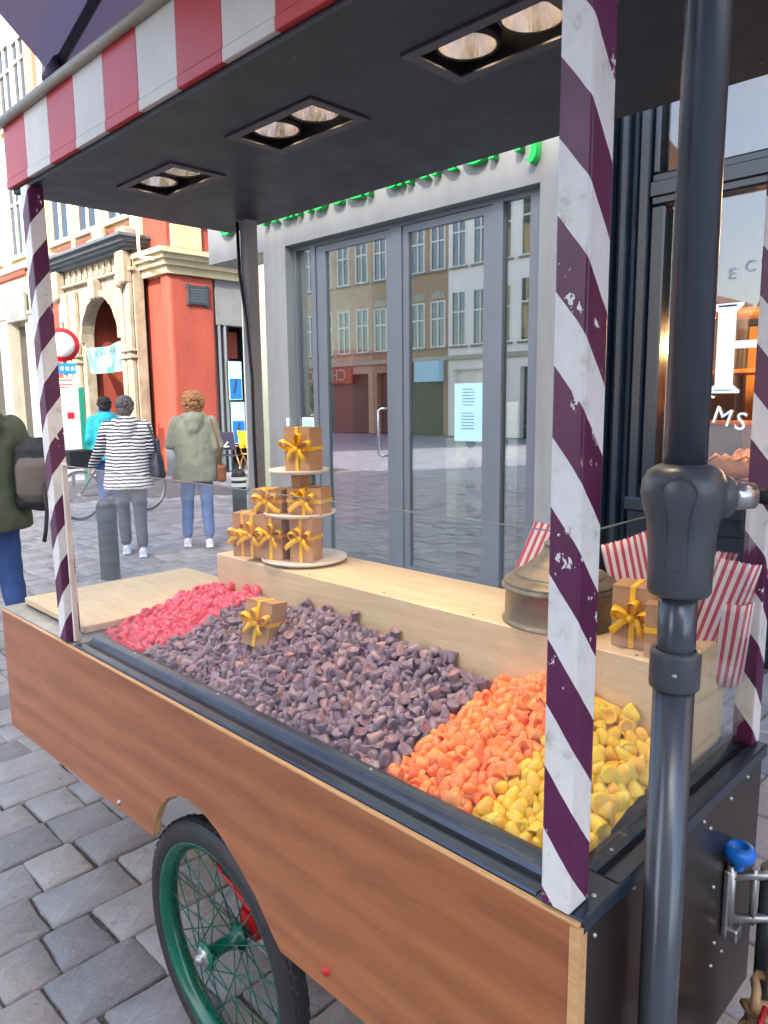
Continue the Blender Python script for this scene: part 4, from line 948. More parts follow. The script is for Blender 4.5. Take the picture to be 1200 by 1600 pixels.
# ------------------------------------------------------------------ candies
def cone_mesh(name, mat, hollow):
    prof_ = [(0.0, .0012), (.0100, .0008), (.0124, .0), (.0137, .0004), (.0140, .0016), (.0128, .0060), (.0100, .0138), (.0078, .0206), (.0062, .0248), (.0036, .0274), (0, .0282)]
    if 'purple' not in name: prof_[5:] = [(.0132, .0060), (.0113, .0128), (.0090, .0190), (.0072, .0228), (.0043, .0255), (0, .0263)]
    if hollow: prof_[0:3] = [(0, .0052), (.0070, .0048), (.0102, .0018), (.0124, .0)]
    b = MB(); b.lathe(prof_, (0, 0, -.012), 'z', 14)
    if hollow and 'purple' in name:
        for k in range(14*2): b.mi[k] = 1
        mat = [mat, mat+'_inside']
    for v in b.v: v += Vector(noise.noise_vector(v*90))*.0004
    me = b.mesh(name); mats(me, mat); return me
def surf(x, y):                       # top of the heaps
    t_ = (y-.885)/(1.205-.885)
    hb = 1.028+.022*math.exp(-((x+1.33)/.22)**2)-.03*math.exp(-((x+.95)/.12)**2)+.018*math.exp(-((x+.75)/.09)**2)+.008*math.sin(x*17)
    z = .897+(hb-.897)*(.25*t_+.75*t_**1.05) if t_ > 0 else .897
    left = min(1, max(0, (x+2.10)/.20))
    z = .893+(z-.893)*(.55+.45*left)
    right = min(1, max(0, (-.50-x)/.10)); z = .892+(z-.892)*(.6+.4*right)
    z += .006*noise.noise(Vector((x*14, y*14, 3)))
    return z
def kind_at(x, y):
    t_ = (y-.885)/.32; j = .014*noise.noise(Vector((x*20, y*20, 0)))
    if x+j < -1.835+.155*t_: return 'pink'
    if x+j < -.905+.035*t_: return 'purple'
    if x+j < -.70+.05*t_: return 'orange'
    return 'yellow'
spots = {'pink': [], 'purple': [], 'orange': [], 'yellow': []}
DX = .0196; row = 0; y = .884
while y < 1.196:
    x = -2.075 + (DX/2 if row % 2 else 0)
    while x < -.512:
        X, Y = x+random.uniform(-.006, .006), y+random.uniform(-.005, .005)
        if X < -2.06+.0 and Y > 1.0: pass
        lay = 0
        spots[kind_at(X, Y)].append((X, Y, surf(X, Y)-.008+random.uniform(-.003, .005)))
        if random.random() < .22: spots[kind_at(X, Y)].append((X+.01, Y+.008, surf(X, Y)+.004+random.uniform(0, .008)))
        x += DX
    y += .0184; row += 1
y = 1.19
for x in [(-2.07+.0196*k) for k in range(9)]:
    for q_ in range(6):
        yy = 1.205+.0185*q_
        if x < -1.945: spots['pink'].append((x+random.uniform(-.005, .005), yy, surf(x, 1.2)-.008-.0015*q_+random.uniform(-.003, .006)))
LAB = {'pink': ('bright pink cone candy in the glassy heap beside the birch board', 'pink cone candies in the cart'),
       'purple': ('dusty purple cone candy in the wide middle heap', 'purple cone candies in the cart'),
       'orange': ('orange cone candy in the heap between purple and yellow', 'orange cone candies in the cart'),
       'yellow': ('yellow cone candy in the heap behind the white and plum post', 'yellow cone candies in the cart')}
gift_xy = (-1.425, 1.01)
def rand_rot(soft=False):
    r_ = random.random()
    if soft and r_ < .62: return Matrix.Rotation(random.uniform(0, 6.28), 4, 'Z') @ Matrix.Rotation(random.uniform(-.75, .75), 4, 'X')
    if r_ < .34: return Matrix.Rotation(random.uniform(0, 6.28), 4, 'Z') @ Matrix.Rotation(random.uniform(-.5, .5), 4, 'X')
    if r_ < .60: return Matrix.Rotation(random.uniform(0, 6.28), 4, 'Z') @ Matrix.Rotation(PI+random.uniform(-.9, .9), 4, 'X')
    return Matrix.Rotation(random.uniform(0, 6.28), 4, 'Z') @ Matrix.Rotation(random.uniform(.9, 2.2), 4, 'X')
for kind, ps in spots.items():
    mat = 'candy_'+kind; solid, holl = cone_mesh(kind+'_candy', mat, False), cone_mesh(kind+'_candy', mat, True)
    ps = sorted(ps, key=lambda q: -q[2]+ (q[0]**2+q[1]**2)*.0)
    ps = sorted(ps, key=lambda q: (Vector(q)-CAM).length)
    if len(ps) > 295:
        random.shuffle(ps); ps = sorted(ps[:295], key=lambda q: (Vector(q)-CAM).length)+ps[295:]
    rest = MB(); tn = []
    for i, q in enumerate(ps):
        M = Matrix.Translation(q) @ rand_rot(kind != 'purple') @ Matrix.Scale(random.uniform(.84, 1.02)*(1.05 if kind == 'purple' else 1.15), 4) @ Matrix.Diagonal((random.uniform(.9, 1.06), 1, random.uniform(.9, 1.08), 1))
        me = holl if random.random() < .5 else solid
        if i < 295:
            o = bpy.data.objects.new(kind+'_candy', me); COL.objects.link(o); o.matrix_world = M
            tag(o, LAB[kind][0], 'candy', LAB[kind][1])
        else:
            vs_ = [M @ v.co for v in me.vertices]; rest.add(vs_, [list(p_.vertices) for p_ in me.polygons], 0, True); rest.mi[-len(me.polygons):] = [p_.material_index for p_ in me.polygons]; tn += [random.random()]*len(me.polygons)
    if rest.v:
        me = rest.mesh(kind+'_candies'); mats(me, [mat, mat+'_inside'] if kind == 'purple' else mat); tone_attr(me, tn)
        o = bpy.data.objects.new(kind+'_candies', me); COL.objects.link(o); stuff(o); o['label'] = 'further '+kind+' cone candies filling their heap'; o['category'] = 'candy'
    # the lower candies that fill the heap: a lumpy bed in the same sugar
    bd = MB(); nx, ny = 150, 30; idx = {}
    for i in range(nx+1):
        for j in range(ny+1):
            X = -2.08+(1.575)*i/nx; Y = .888+(.31)*j/ny
            idx[i, j] = len(bd.v); bd.v.append(Vector((X, Y, surf(X, Y)-.016+.006*noise.noise(Vector((X*60, Y*60, 1))))))
    for i in range(nx):
        for j in range(ny):
            c = bd.v[idx[i, j]]
            if kind_at(c.x, c.y) == kind: bd.f.append([idx[i, j], idx[i+1, j], idx[i+1, j+1], idx[i, j+1]]); bd.mi.append(0); bd.sm.append(True)
    me = bd.mesh('candy_bed'); mats(me, mat); tone_attr(me, [.1]*len(me.polygons))
    o = bpy.data.objects.new(kind+'_candy_bed', me); COL.objects.link(o); stuff(o); o['label'] = 'densely packed lower layer of '+kind+' cone candies'; o['category'] = 'candy'

# ------------------------------------------------------------------ gift boxes, stand, bell, bags
def loop_ribbon(mb, base, d, length, width, spread, up):
    """a bow loop: ribbon band leaving base along d and coming back"""
    d = Vector(d).normalized(); up = Vector(up).normalized(); sd = d.cross(up).normalized()
    pts = []
    for k in range(13):
        a = 2*PI*k/12; r_ = length/2
        pts.append(Vector(base) + d*(r_-r_*math.cos(a)) + up*(spread*math.sin(a)*(.35+.65*(.5-.5*math.cos(a)))))
    vs = []; 
    for i, p in enumerate(pts):
        wv = width*(.35+.65*math.sin(PI*i/12))
        vs += [p-sd*wv/2, p+sd*wv/2]
    mb.add(vs, [(2*i, 2*i+1, 2*i+3, 2*i+2) for i in range(12)], 0, True)
def tail_ribbon(mb, pts, width, sd):
    sd = Vector(sd).normalized(); vs = []
    for p in pts: vs += [Vector(p)-sd*width/2, Vector(p)+sd*width/2]
    mb.add(vs, [(2*i, 2*i+1, 2*i+3, 2*i+2) for i in range(len(pts)-1)], 0, True)
def gift(label, loc, rz, size, group='kraft gift boxes on the cart', lying=False, tilt=None, bow=True):
    """front face looks to local -y; ribbon crosses the front"""
    w, d, h = [v*1.12 for v in size]
    g_ = thing('gift_box', label, 'gift box', loc, rz, group)
    if tilt: g_.rotation_euler = (tilt[0], tilt[1], rz)
    b = MB(); b.bbox(-w/2, w/2, -d/2, d/2, 0, h, .0012); bx_ = local('box', b, 'kraft', g_)
    b = MB(); b.box(-w/2-.0006, w/2+.0006, -d/2-.0006, d/2+.0006, h-.0016, h+.0006); local('lid', b, 'kraft_dark', g_)
    rw = .010; e = .0012
    r1 = MB()
    zc = h*.52
    for (x0, x1, y0, y1) in ((-w/2-e, w/2+e, -d/2-e, -d/2-.0002), (-w/2-e, w/2+e, d/2+.0002, d/2+e), (-w/2-e, -w/2-.0002, -d/2, d/2), (w/2+.0002, w/2+e, -d/2, d/2)): r1.box(x0, x1, y0, y1, zc-rw/2, zc+rw/2)
    for (y0, y1, z0, z1) in ((-d/2-2*e, -d/2-e-.0002, 0, h+e), (d/2+e+.0002, d/2+2*e, 0, h+e)): r1.box(-rw/2, rw/2, y0, y1, z0, z1)
    r1.box(-rw/2, rw/2, -d/2-e, d/2+e, h+.0008, h+.0018)
    local('ribbon', r1, 'ribbon', g_)
    if bow:
        bw = MB(); c = Vector((0, -d/2-.004, zc)); S2 = random.uniform(.8, 1.2)
        for sx in (-1, 1):
            loop_ribbon(bw, c, (sx, -.25, random.uniform(.15, .55)), .045*S2, .020, .016, (0, -.35, 1))
            a = random.uniform(.5, 1.1)
            tail_ribbon(bw, [c, c+Vector((sx*.014, -.012, -.006)), c+Vector((sx*.03*a, -.013, -.018)), c+Vector((sx*.045*a, -.006, -.03))], .014, (.5*sx, 0, 1))
        loop_ribbon(bw, c, (random.uniform(-.35, .35), -.3, 1), .042*S2, .018, .014, (1, -.35, 0))
        bw.ball(c+Vector((0, -.005, 0)), (.009, .007, .008), 8, 6)
        bo = local('bow', bw, 'ribbon', g_)
        sm = bo.modifiers.new('thick', 'SOLIDIFY'); sm.thickness = .0004
    return g_
stand = thing('cake_stand', 'three tier stand with pale round plates on the raised shelf', 'stand', (-1.645, 1.315, 1.116))
def plate(z, r, c=(0, 0)):
    p = MB(); p.lathe([(0, z), (r*.9, z-.001), (r, z+.004), (r+.002, z+.009), (r, z+.0105), (r*.95, z+.007), (0, z+.006)], (c[0], c[1], 0), 'z', 48); return p
local('plate', plate(.004, .122), 'plate_white', stand); local('plate', plate(.134, .102, (-.015, 0)), 'plate_white', stand); local('plate', plate(.255, .085, (-.015, 0)), 'plate_white', stand)
b = MB(); b.bbox(-.028, .012, -.02, .02, .012, .133, .002); b.bbox(-.028, .012, -.02, .02, .145, .254, .002); local('stem', b, 'kraft_dark', stand)
sx, sy, sz = -1.645, 1.315, 1.116
BZ = (.062, .062, .115)
gift('kraft gift box at the left end of the raised shelf, off the stand', (-1.845, 1.262, 1.1152), R(28), BZ)
gift('kraft gift box between the shelf edge and the lower plate of the stand', (-1.755, 1.235, 1.1285), R(22), (.055, .06, .11))
gift('upright kraft gift box on the lower plate of the stand, left of its neighbour', (sx-.055, sy-.055, sz+.0112), R(24), BZ)
gift('upright kraft gift box on the lower plate of the stand, near its rim', (sx+.035, sy-.020, sz+.0112), R(26), BZ)
gift('kraft gift box lying on the middle plate of the stand by the bag', (sx-.085, sy-.045, sz+.1412), R(24), (.085, .06, .058))
gift('kraft gift box lying on the middle plate of the stand by its outer rim', (sx+.030, sy+.00, sz+.1412), R(22), (.095, .06, .066))
gift('tall kraft gift box on the top plate of the stand', (sx+.015, sy-.005, sz+.2622), R(24), (.07, .07, .108))
gift('narrow kraft gift box behind the tall box on the top plate', (sx-.055, sy+.03, sz+.2622), R(24), (.05, .04, .085), bow=False)
gift('kraft gift box standing in the purple candies', (-1.505, 1.055, surf(-1.505, 1.04)-.004), R(20), (.07, .062, .102), tilt=(R(-10), R(5)))
gift('kraft gift box with a large bow beside the old brass dome', (-.612, 1.275, 1.1152), R(12), (.066, .06, .102))
gift('plain kraft gift box between the large bow and the parasol pole', (-.548, 1.252, 1.1152), R(16), (.052, .056, .086), bow=False)
# brass dome
b = MB(); b.lathe([(0.1113, 0), (0.1156, 0.001), (0.1166, 0.004), (0.1124, 0.007), (0.1113, 0.012), (0.1107, 0.066), (0.1156, 0.069), (0.1188, 0.073), (0.1188, 0.077), (0.1145, 0.08), (0.1134, 0.083), (0.1145, 0.085), (0.1113, 0.0876), (0.1049, 0.0916), (0.0984, 0.0949), (0.0931, 0.0969), (0.092, 0.0988), (0.0931, 0.1008), (0.0888, 0.1028), (0.0813, 0.1068), (0.0738, 0.112), (0.0663, 0.1167), (0.0631, 0.118), (0.0631, 0.1206), (0.0599, 0.1226), (0.0514, 0.1285), (0.0439, 0.1358), (0.0385, 0.1437), (0.0353, 0.151), (0.0321, 0.1589), (0.0342, 0.1609), (0.0321, 0.1642), (0.0193, 0.1688), (0, 0.1708), (0, 0.1718)], (-.798, 1.308, 1.1155), 'z', 64)
bd_ = obj('brass_dome', b, 'brass_old'); tag(bd_, 'old dented brass dome standing on the raised shelf', 'dome')
# striped paper bags
def bag(label, loc, rot, w, h, th=.016, lean=0, zig=True, curl=0, group='striped paper bags on the cart'):
    b = MB(); nu, nv = 24, 8; idx = {}
    for side in (0, 1):
        for i in range(nu+1):
            for j in range(nv+1):
                u, v = i/nu, j/nv
                x_ = (u-.5)*w*(1-.06*(1-v)); z_ = h*v
                bul = th*(math.sin(PI*u)**.6)*(.35+.65*v**.6)
                y_ = (-1 if side == 0 else 1)*bul + curl*v*v + .004*math.sin(u*9+side)*v
                if v == 1 and zig: z_ += (.0022 if i % 2 else -.0012)+.012*(u-.5)+(-.012 if side == 1 else 0)
                if j == 0: z_ += (-.018*(1-abs(2*u-1)))
                idx[side, i, j] = len(b.v); b.v.append(Vector((x_, y_, z_)))
        for i in range(nu):
            for j in range(nv):
                b.f.append([idx[side, i, j], idx[side, i+1, j], idx[side, i+1, j+1], idx[side, i, j+1]]); b.mi.append(0); b.sm.append(True)
    me = b.mesh('paper_bag'); mats(me, 'bag_stripe')
    o = bpy.data.objects.new('paper_bag', me); COL.objects.link(o); o.location = loc; o.rotation_euler = rot
    sm = o.modifiers.new('thick', 'SOLIDIFY'); sm.thickness = .0006
    return tag(o, label, 'paper bag', group)
bag('striped paper bag tucked behind the gift boxes on the stand', (-1.80, 1.405, 1.135), (R(-8), R(14), R(30)), .085, .125)
bag('striped paper bag leaning behind the brass dome', (-.965, 1.43, 1.125), (R(-6), R(22), R(36)), .085, .165)
bag('striped paper bag standing behind the bowed gift box', (-.672, 1.415, 1.125), (R(-6), R(-12), R(40)), .10, .165)
bag('striped paper bag behind the other bags by the parasol pole', (-.565, 1.40, 1.120), (R(-4), R(18), R(46)), .09, .165)
bag('large striped paper bag propped against the plum striped rear post', (-.520, 1.395, 1.085), (R(4), R(16), R(48)), .098, .19)
bag('striped paper bag slipping over the end of the raised shelf', (-.492, 1.418, 1.035), (R(3), R(3), R(52)), .075, .155)

# ------------------------------------------------------------------ parasol
PX, PY = -.395, .94
pa = thing('parasol', 'large dark parasol on a grey crank pole at the end of the cart', 'parasol', (PX, PY, 0))
b = MB(); b.tube([(PX, PY, .02), (PX, PY, 1.19)], .0265, 28); b.tube([(PX, PY, 1.18), (PX, PY, 1.33)], .0245, 28); b.tube([(PX, PY, 1.40), (PX, PY, 3.16)], .0265, 28); obj('pole', b, 'pole_grey', pa)
b = MB(); b.lathe([(.0268, 0), (.0315, .001), (.0325, .004), (.0325, .048), (.0315, .052), (.0255, .053)], (PX, PY, 1.187), 'z', 32); co = obj('collar', b, 'crank_grey', pa)
b = MB(); dv = Vector((-PX*.0+.35, -.94, 0)).normalized(); dv = (Vector((0, 0, 0))-Vector((PX, PY, 0))).normalized(); P = Vector((PX, PY, 1.213))+dv*.0315
b.ball(P, (.004, .004, .004), 10, 8); obj('screw', b, 'zinc', co)
b = MB(); b.lathe([(.025, 0), (.037, .001), (.040, .006), (.0405, .04), (.042, .08), (.045, .10), (.0505, .118), (.053, .135), (.0515, .150), (.045, .163), (.034, .170), (.0265, .172)], (PX, PY, 1.315), 'z', 36)
# side boss for the crank
b.lathe([(0, .0), (.031, .0), (.030, .045), (.025, .058), (.021, .061), (0, .061)], (0, 0, 0), 'x', 24)
n0 = len(b.v)-6*24
cd_ = Vector((.76, .65, 0)).normalized(); ang = math.atan2(cd_.y, cd_.x)
b.xform(Matrix.Translation((PX, PY, 1.445)) @ Matrix.Rotation(ang, 4, 'Z'), n0)
cr = obj('crank_housing', b, 'crank_grey', pa)
# raised oval face plate towards the street
face = math.atan2(dv.y, dv.x)
b = MB(); path = []
for k in range(49):
    a = 2*PI*k/48; w_ = .0215 if math.sin(a) > 0 else .0125
    uz = 1.452+.0225*math.sin(a) if math.sin(a) > 0 else 1.452-.100*min(1, -math.sin(a)*1.15)
    ux = .0215*math.cos(a) if math.sin(a) > 0 else math.copysign(.0125+.009*(1+math.sin(a))**4, math.cos(a))*min(1, abs(math.cos(a))*2.2)
    r_ = .0405+.0128*max(0, min(1, (uz-1.385)/.06))
    th_ = face-R(6)+ux/r_; path.append((PX+r_*math.cos(th_), PY+r_*math.sin(th_), uz))
b.tube(path, .0009, 5, cap=False); obj('cover_seam', b, 'pole_grey', cr)
c0 = Vector((PX, PY, 1.445))
b = MB(); b.tube([c0+cd_*.06, c0+cd_*.064, c0+cd_*.088], [.018, .0185, .0165], 20); obj('crank_bush', b, 'steel', cr)
b = MB(); b.tube([c0+cd_*.086, c0+cd_*.11, c0+cd_*.19, c0+cd_*.20], [.008, .0135, .017, .010], 16); obj('crank_handle', b, 'black_matt', cr)
b = MB(); b.lathe([(.0275, .47), (.05, .47), (.055, .455), (.055, .0), (.0275, .0)], (PX, PY, .02), 'z', 4); 
b2_ = MB(); b2_.bbox(PX-.028, PX+.10, PY-.16, PY+.16, .003, .055, .006); obj('base_weight', b2_, 'zinc', pa)
b = MB(); b.tube([(PX, PY, .05), (PX, PY, .50)], [.032, .032], 16); b.lathe([(.027, .545), (.034, .545), (.036, .53), (.036, .50), (.031, .49)], (PX, PY, 0), 'z', 20); obj('socket', b, 'zinc', pa)
b = MB(); b.add([(-.431, .868, .585), (-.431, 1.012, .585), (-.345, .985, .57), (-.345, .895, .57), (-.431, .868, .595), (-.431, 1.012, .595), (-.345, .985, .58), (-.345, .895, .58)], [(0, 3, 2, 1), (4, 5, 6, 7), (0, 1, 5, 4), (1, 2, 6, 5), (2, 3, 7, 6), (3, 0, 4, 7)]); obj('bracket', b, 'zinc', pa)
D = 1.86; zt, ze = 3.12, 2.5
corners = [Vector((PX-D, PY-.01, ze)), Vector((PX, PY-D, ze)), Vector((PX+D, PY, ze)), Vector((PX, PY+D, ze))]
hub = Vector((PX, PY, zt)); b = MB()
for k in range(4):
    A, B = corners[k], corners[(k+1) % 4]; n = 10; base = len(b.v)
    for i in range(n+1):
        for j in range(n+1):
            u = i/n; v = j/n; E_ = A.lerp(B, v); E_ = E_ + (hub-E_)*(.035*math.sin(PI*v)); P = hub.lerp(E_, u); P.z -= .035*math.sin(PI*v)*u*(1)*0 - .0; P.z -= .03*math.sin(PI*u)*math.sin(PI*v); b.v.append(P)
    for i in range(n):
        for j in range(n): b.f.append([base+i*(n+1)+j, base+(i+1)*(n+1)+j, base+(i+1)*(n+1)+j+1, base+i*(n+1)+j+1]); b.mi.append(0); b.sm.append(True)
can = obj('canopy', b, 'parasol_fabric', pa)
for k in range(4):
    A = corners[k]; B = (corners[k]+corners[(k+1) % 4])/2
    r_ = MB(); d_ = (A-hub); r_.tube([hub+Vector((0, 0, -.03)), hub+d_*.97+Vector((0, 0, -.022))], [(.017, .011)]*2, 8); ri = obj('rib', r_, 'parasol_rib', pa)
    r_ = MB(); r_.tube([hub+d_*.955+Vector((0, 0, -.03)), hub+d_*1.003+Vector((0, 0, -.012))], [.024, .019], 12); r_.ball(hub+d_*1.004+Vector((0, 0, -.012)), .019, 12, 8); obj('rib_cap', r_, 'parasol_fabric', ri)
    r_ = MB(); d_ = (B-hub)*.965; r_.tube([hub+Vector((0, 0, -.03)), hub+d_+Vector((0, 0, -.022))], [(.015, .010)]*2, 8); obj('rib', r_, 'parasol_rib', pa)
    r_ = MB(); mid = hub+(A-hub)*.5+Vector((0, 0, -.03)); r_.tube([Vector((PX, PY, 2.55)), mid], .010, 8); obj('strut', r_, 'parasol_rib', pa)
b = MB(); b.tube([(PX, PY, 2.48), (PX, PY, 2.60)], .042, 20); obj('runner', b, 'parasol_rib', pa)
b = MB(); b.tube([(PX, PY, 3.08), (PX, PY, 3.17)], .045, 20); b.ball((PX, PY, 3.19), .03); obj('crown', b, 'parasol_rib', pa)

# ------------------------------------------------------------------ street furniture
def bollard(label, x, y, h=.78):
    b = MB(); b.lathe([(.085, 0), (.085, h*.72), (.088, h*.725), (.088, h*.735)], (0, 0, 0), 'z', 28)
    t_ = thing('bollard', label, 'bollard', (x, y, 0), 0, 'bollards on the pavement')
    local('shaft', b, 'bollard_grey', t_)
    b = MB(); b.lathe([(.089, h*.735), (.09, h*.79)], (0, 0, 0), 'z', 28); local('band', b, 'sign_white', t_)
    b = MB(); b.lathe([(.088, h*.79), (.088, h*.83)], (0, 0, 0), 'z', 28); local('band', b, 'plaque_dark', t_)
    b = MB(); b.lathe([(.089, h*.83), (.09, h*.88)], (0, 0, 0), 'z', 28); local('band', b, 'sign_white', t_)
    b = MB(); b.lathe([(.089, h*.88), (.083, h*.93), (.065, h*.97), (.035, h*.995), (0, h)], (0, 0, 0), 'z', 28); local('cap', b, 'black_matt', t_)
    return t_
b0 = bollard('grey bollard in front of the woman in the striped hoodie', -6.38, 2.86, .74)
for ch in b0.children:
    if ch.name.startswith('band'): ch.data = ch.data.copy(); ch.data.materials.clear(); ch.data.materials.append(MATS['bollard_grey'])
bollard('black capped bollard with white bands by the shop corner', -7.35, 4.92, .80)
# road sign
rs = thing('road_sign', 'round red rimmed road sign with smaller plates on one post', 'road sign', (-14.4, 5.84, 0))
b = MB(); b.tube([(-14.4, 5.84, 0), (-14.4, 5.84, 3.1)], .035, 12); obj('post', b, 'zinc', rs)
fv = Vector((0-(-14.3), 0-5.95, 0)).normalized(); ra = math.atan2(fv.y, fv.x)
def facing(mb, z, fwd_=.05, dx=0): return mb.xform(Matrix.Translation((-14.4, 5.84, z)) @ Matrix.Rotation(ra, 4, 'Z') @ Matrix.Translation((fwd_, dx, 0)))
b = MB(); b.lathe([(0, 0), (.31, 0), (.31, .012), (0, .012)], (0, 0, 0), 'x', 40); facing(b, 2.68, .05, -.03); d_ = obj('sign_disc', b, 'sign_red', rs)
b = MB(); b.lathe([(0, 0), (.225, 0), (.225, .006), (0, .006)], (0, 0, 0), 'x', 40); facing(b, 2.68, .0625, -.03); obj('sign_face', b, 'sign_white', d_)
for z, h_, w_, mt in ((2.24, .2, .4, 'sign_blue'), (1.98, .16, .3, 'sign_white')):
    b = MB(); b.bbox(0, .012, -w_/2, w_/2, -h_/2, h_/2, .004); facing(b, z, .05, -.02); pl = obj('sign_plate', b, mt, rs)
    b = MB()
    if mt == 'sign_blue':
        for k in range(4): b.box(.0125, .015, -.15+k*.09, -.10+k*.09, -.03, .03)
    else: b.box(.0125, .015, -w_/2+.02, w_/2-.02, -h_/2+.02, -h_/2+.05); b.box(.0125, .015, -w_/2+.02, w_/2-.02, h_/2-.05, h_/2-.02)
    facing(b, z, .05, -.02); obj('sign_marks', b, 'sign_white' if mt == 'sign_blue' else 'sign_red', pl)
tp = thing('info_panel', 'upright white and teal information panel beside the road sign', 'panel', (-13.9, 5.55, 0))
b = MB(); b.bbox(-.03, .03, -.22, .12, .25, 1.86, .01); b.xform(Matrix.Translation((-13.9, 5.72, 0)) @ Matrix.Rotation(ra, 4, 'Z')); obj('board', b, 'sign_white', tp)
b = MB(); b.bbox(-.033, .033, .121, .21, .0, 1.88, .01); b.xform(Matrix.Translation((-13.9, 5.72, 0)) @ Matrix.Rotation(ra, 4, 'Z')); obj('edge_post', b, 'sign_teal', tp)
b = MB(); b.box(.031, .034, -.1, .02, 1.3, 1.42); b.xform(Matrix.Translation((-13.9, 5.72, 0)) @ Matrix.Rotation(ra, 4, 'Z')); obj('red_mark', b, 'sign_red', tp)
# folding chairs by the red pillar
def deckchair(label, x, y, rz, fab, back):
    c = thing('folding_chair', label, 'chair', (x, y, 0), rz, 'folding canvas chairs by the red pillar')
    for sx in (-.27, .27):
        for a, b_ in (((sx, -.2, 0), (sx, .22, .5)), ((sx, .2, 0), (sx, -.22, .5))):
            m_ = MB(); m_.tube([a, b_], .016, 8); local('leg', m_, 'deck_wood', c)
        m_ = MB(); m_.tube([(sx, .22, .48), (sx, .34, .98)], .016, 8); local('back_post', m_, 'deck_wood', c)
        m_ = MB(); m_.bbox(sx-.03, sx+.03, -.24, .26, .66, .685, .005); local('armrest', m_, 'deck_wood', c)
    m_ = MB(); m_.bbox(-.27, .27, -.22, .22, .455, .47, .004); local('seat', m_, fab, c)
    m_ = MB(); m_.bbox(-.28, .28, .265, .275, .60, .98, .004); m_.xform(Matrix.Translation((0, .25, .6)) @ Matrix.Rotation(R(-13), 4, 'X') @ Matrix.Translation((0, -.25, -.6))); bk_ = local('backrest', m_, back, c)
    return c, bk_
c, bk_ = deckchair('navy canvas folding chair with white letters by the red pillar', -13.45, 8.75, R(215), 'canvas_navy', 'canvas_navy')
me = text_mesh('VEZ', .2, .004, 'printed_letters', 'CENTER'); mats(me, 'sign_white'); o = bpy.data.objects.new('printed_letters', me); COL.objects.link(o); o.parent = bk_; o.location = (0, .335, .66); o.rotation_euler = (R(77), 0, R(180))
deckchair('yellow canvas folding chair behind the navy chair', -13.35, 9.45, R(205), 'canvas_yellow', 'canvas_yellow')
deckchair('yellow canvas folding chair near the shop corner', -12.3, 9.35, R(200), 'canvas_yellow', 'canvas_orange')
# bicycle being wheeled behind the women
bk = thing('bicycle', 'black bicycle with a rear crate beside the turquoise jacket', 'bicycle', (-10.05, 4.65, 0), math.atan2(1.23, -.2))
def bwheel(x_):
    m_ = MB(); m_.lathe([(.025, -.03), (.025, .03), (.012, .035), (.012, -.035)], (x_, 0, .34), 'y', 10, closed=True); W = local('wheel', m_, 'zinc', bk)
    m_ = MB(); m_.lathe([(.325+.018*math.cos(R(a)), .018*math.sin(R(a))) for a in range(0, 360, 45)], (x_, 0, .34), 'y', 36, closed=True); local('tyre', m_, 'black_rubber', W)
    m_ = MB(); m_.lathe([(.30, -.012), (.308, -.012), (.308, .012), (.30, .012)], (x_, 0, .34), 'y', 36, closed=True); local('rim', m_, 'zinc', W)
    for k in range(16):
        a = 2*PI*k/16; m_ = MB(); m_.tube([(x_+.02*math.cos(a), .02*(-1)**k, .34+.02*math.sin(a)), (x_+.302*math.cos(a), 0, .34+.302*math.sin(a))], .0015, 4); local('spoke', m_, 'zinc', W)
bwheel(.54); bwheel(-.54)
f = MB()
for a, b_ in (((-.06, 0, .3), (-.2, 0, .82)), ((-.06, 0, .3), (.36, 0, .78)), ((-.18, 0, .74), (.37, 0, .84)), ((-.06, 0, .3), (-.54, 0, .34)), ((-.19, 0, .78), (-.54, 0, .34)), ((.35, 0, .92), (.40, 0, .72)), ((.40, .0, .72), (.54, 0, .34))): f.tube([a, b_], .017, 8)
local('frame', f, 'bike_black', bk)
f = MB(); f.tube([(.2, -.3, 1.05), (.3, -.22, 1.06), (.35, 0, 1.02), (.3, .22, 1.06), (.2, .3, 1.05)], .013, 8); f.tube([(.35, 0, .9), (.35, 0, 1.02)], .014, 8); local('handlebar', f, 'bike_black', bk)
f = MB(); f.ball((-.22, 0, .88), (.13, .08, .04)); f.tube([(-.2, 0, .8), (-.21, 0, .88)], .012, 8); local('saddle', f, 'bike_black', bk)
f = MB(); f.bbox(-.75, -.38, -.16, .16, .72, .96, .01); local('crate', f, 'pack_black', bk)
f = MB(); f.bbox(.42, .70, -.17, .17, .80, 1.05, .02); local('front_basket', f, 'bollard_grey', bk)
f = MB(); f.tube([(-.06, .08, .3), (-.06, .1, .3)], .09, 16); f.tube([(-.06, .1, .3), (.08, .11, .2)], .012, 6); local('crank', f, 'zinc', bk)

# ------------------------------------------------------------------ people
def limb(mb, pts, rs, seg=12, up=(0, 1, 0)): mb.tube(pts, rs, seg, up=up); mb.ball(pts[0], [max(rs[0]) if isinstance(rs[0], tuple) else rs[0]]*3, 10, 8); mb.ball(pts[-1], [max(rs[-1]) if isinstance(rs[-1], tuple) else rs[-1]]*3, 10, 8)
def hand(mb, w, d, side, fwdv=Vector((0, 1, 0))):
    d = Vector(d).normalized(); w = Vector(w); n = Vector((side, 0, 0)); f_ = (fwdv - d*fwdv.dot(d)).normalized()
    mb.tube([w-d*.02, w+d*.04, w+d*.085], [(.022, .016), (.038, .017), (.036, .013)], 10, up=f_)
    for k, (o_, L) in enumerate(((-.027, .058), (-.009, .072), (.009, .075), (.027, .066))):
        b_ = w+d*.08-f_*o_; c = -n*.016
        mb.tube([b_, b_+d*L*.45+c*.3, b_+d*L*.8+c, b_+d*L+c*1.8], [.0095, .009, .008, .006], 6)
    th = w+d*.025+f_*.03; mb.tube([th, th+f_*.022+d*.025, th+f_*.026+d*.055-n*.008], [.011, .010, .008], 6)
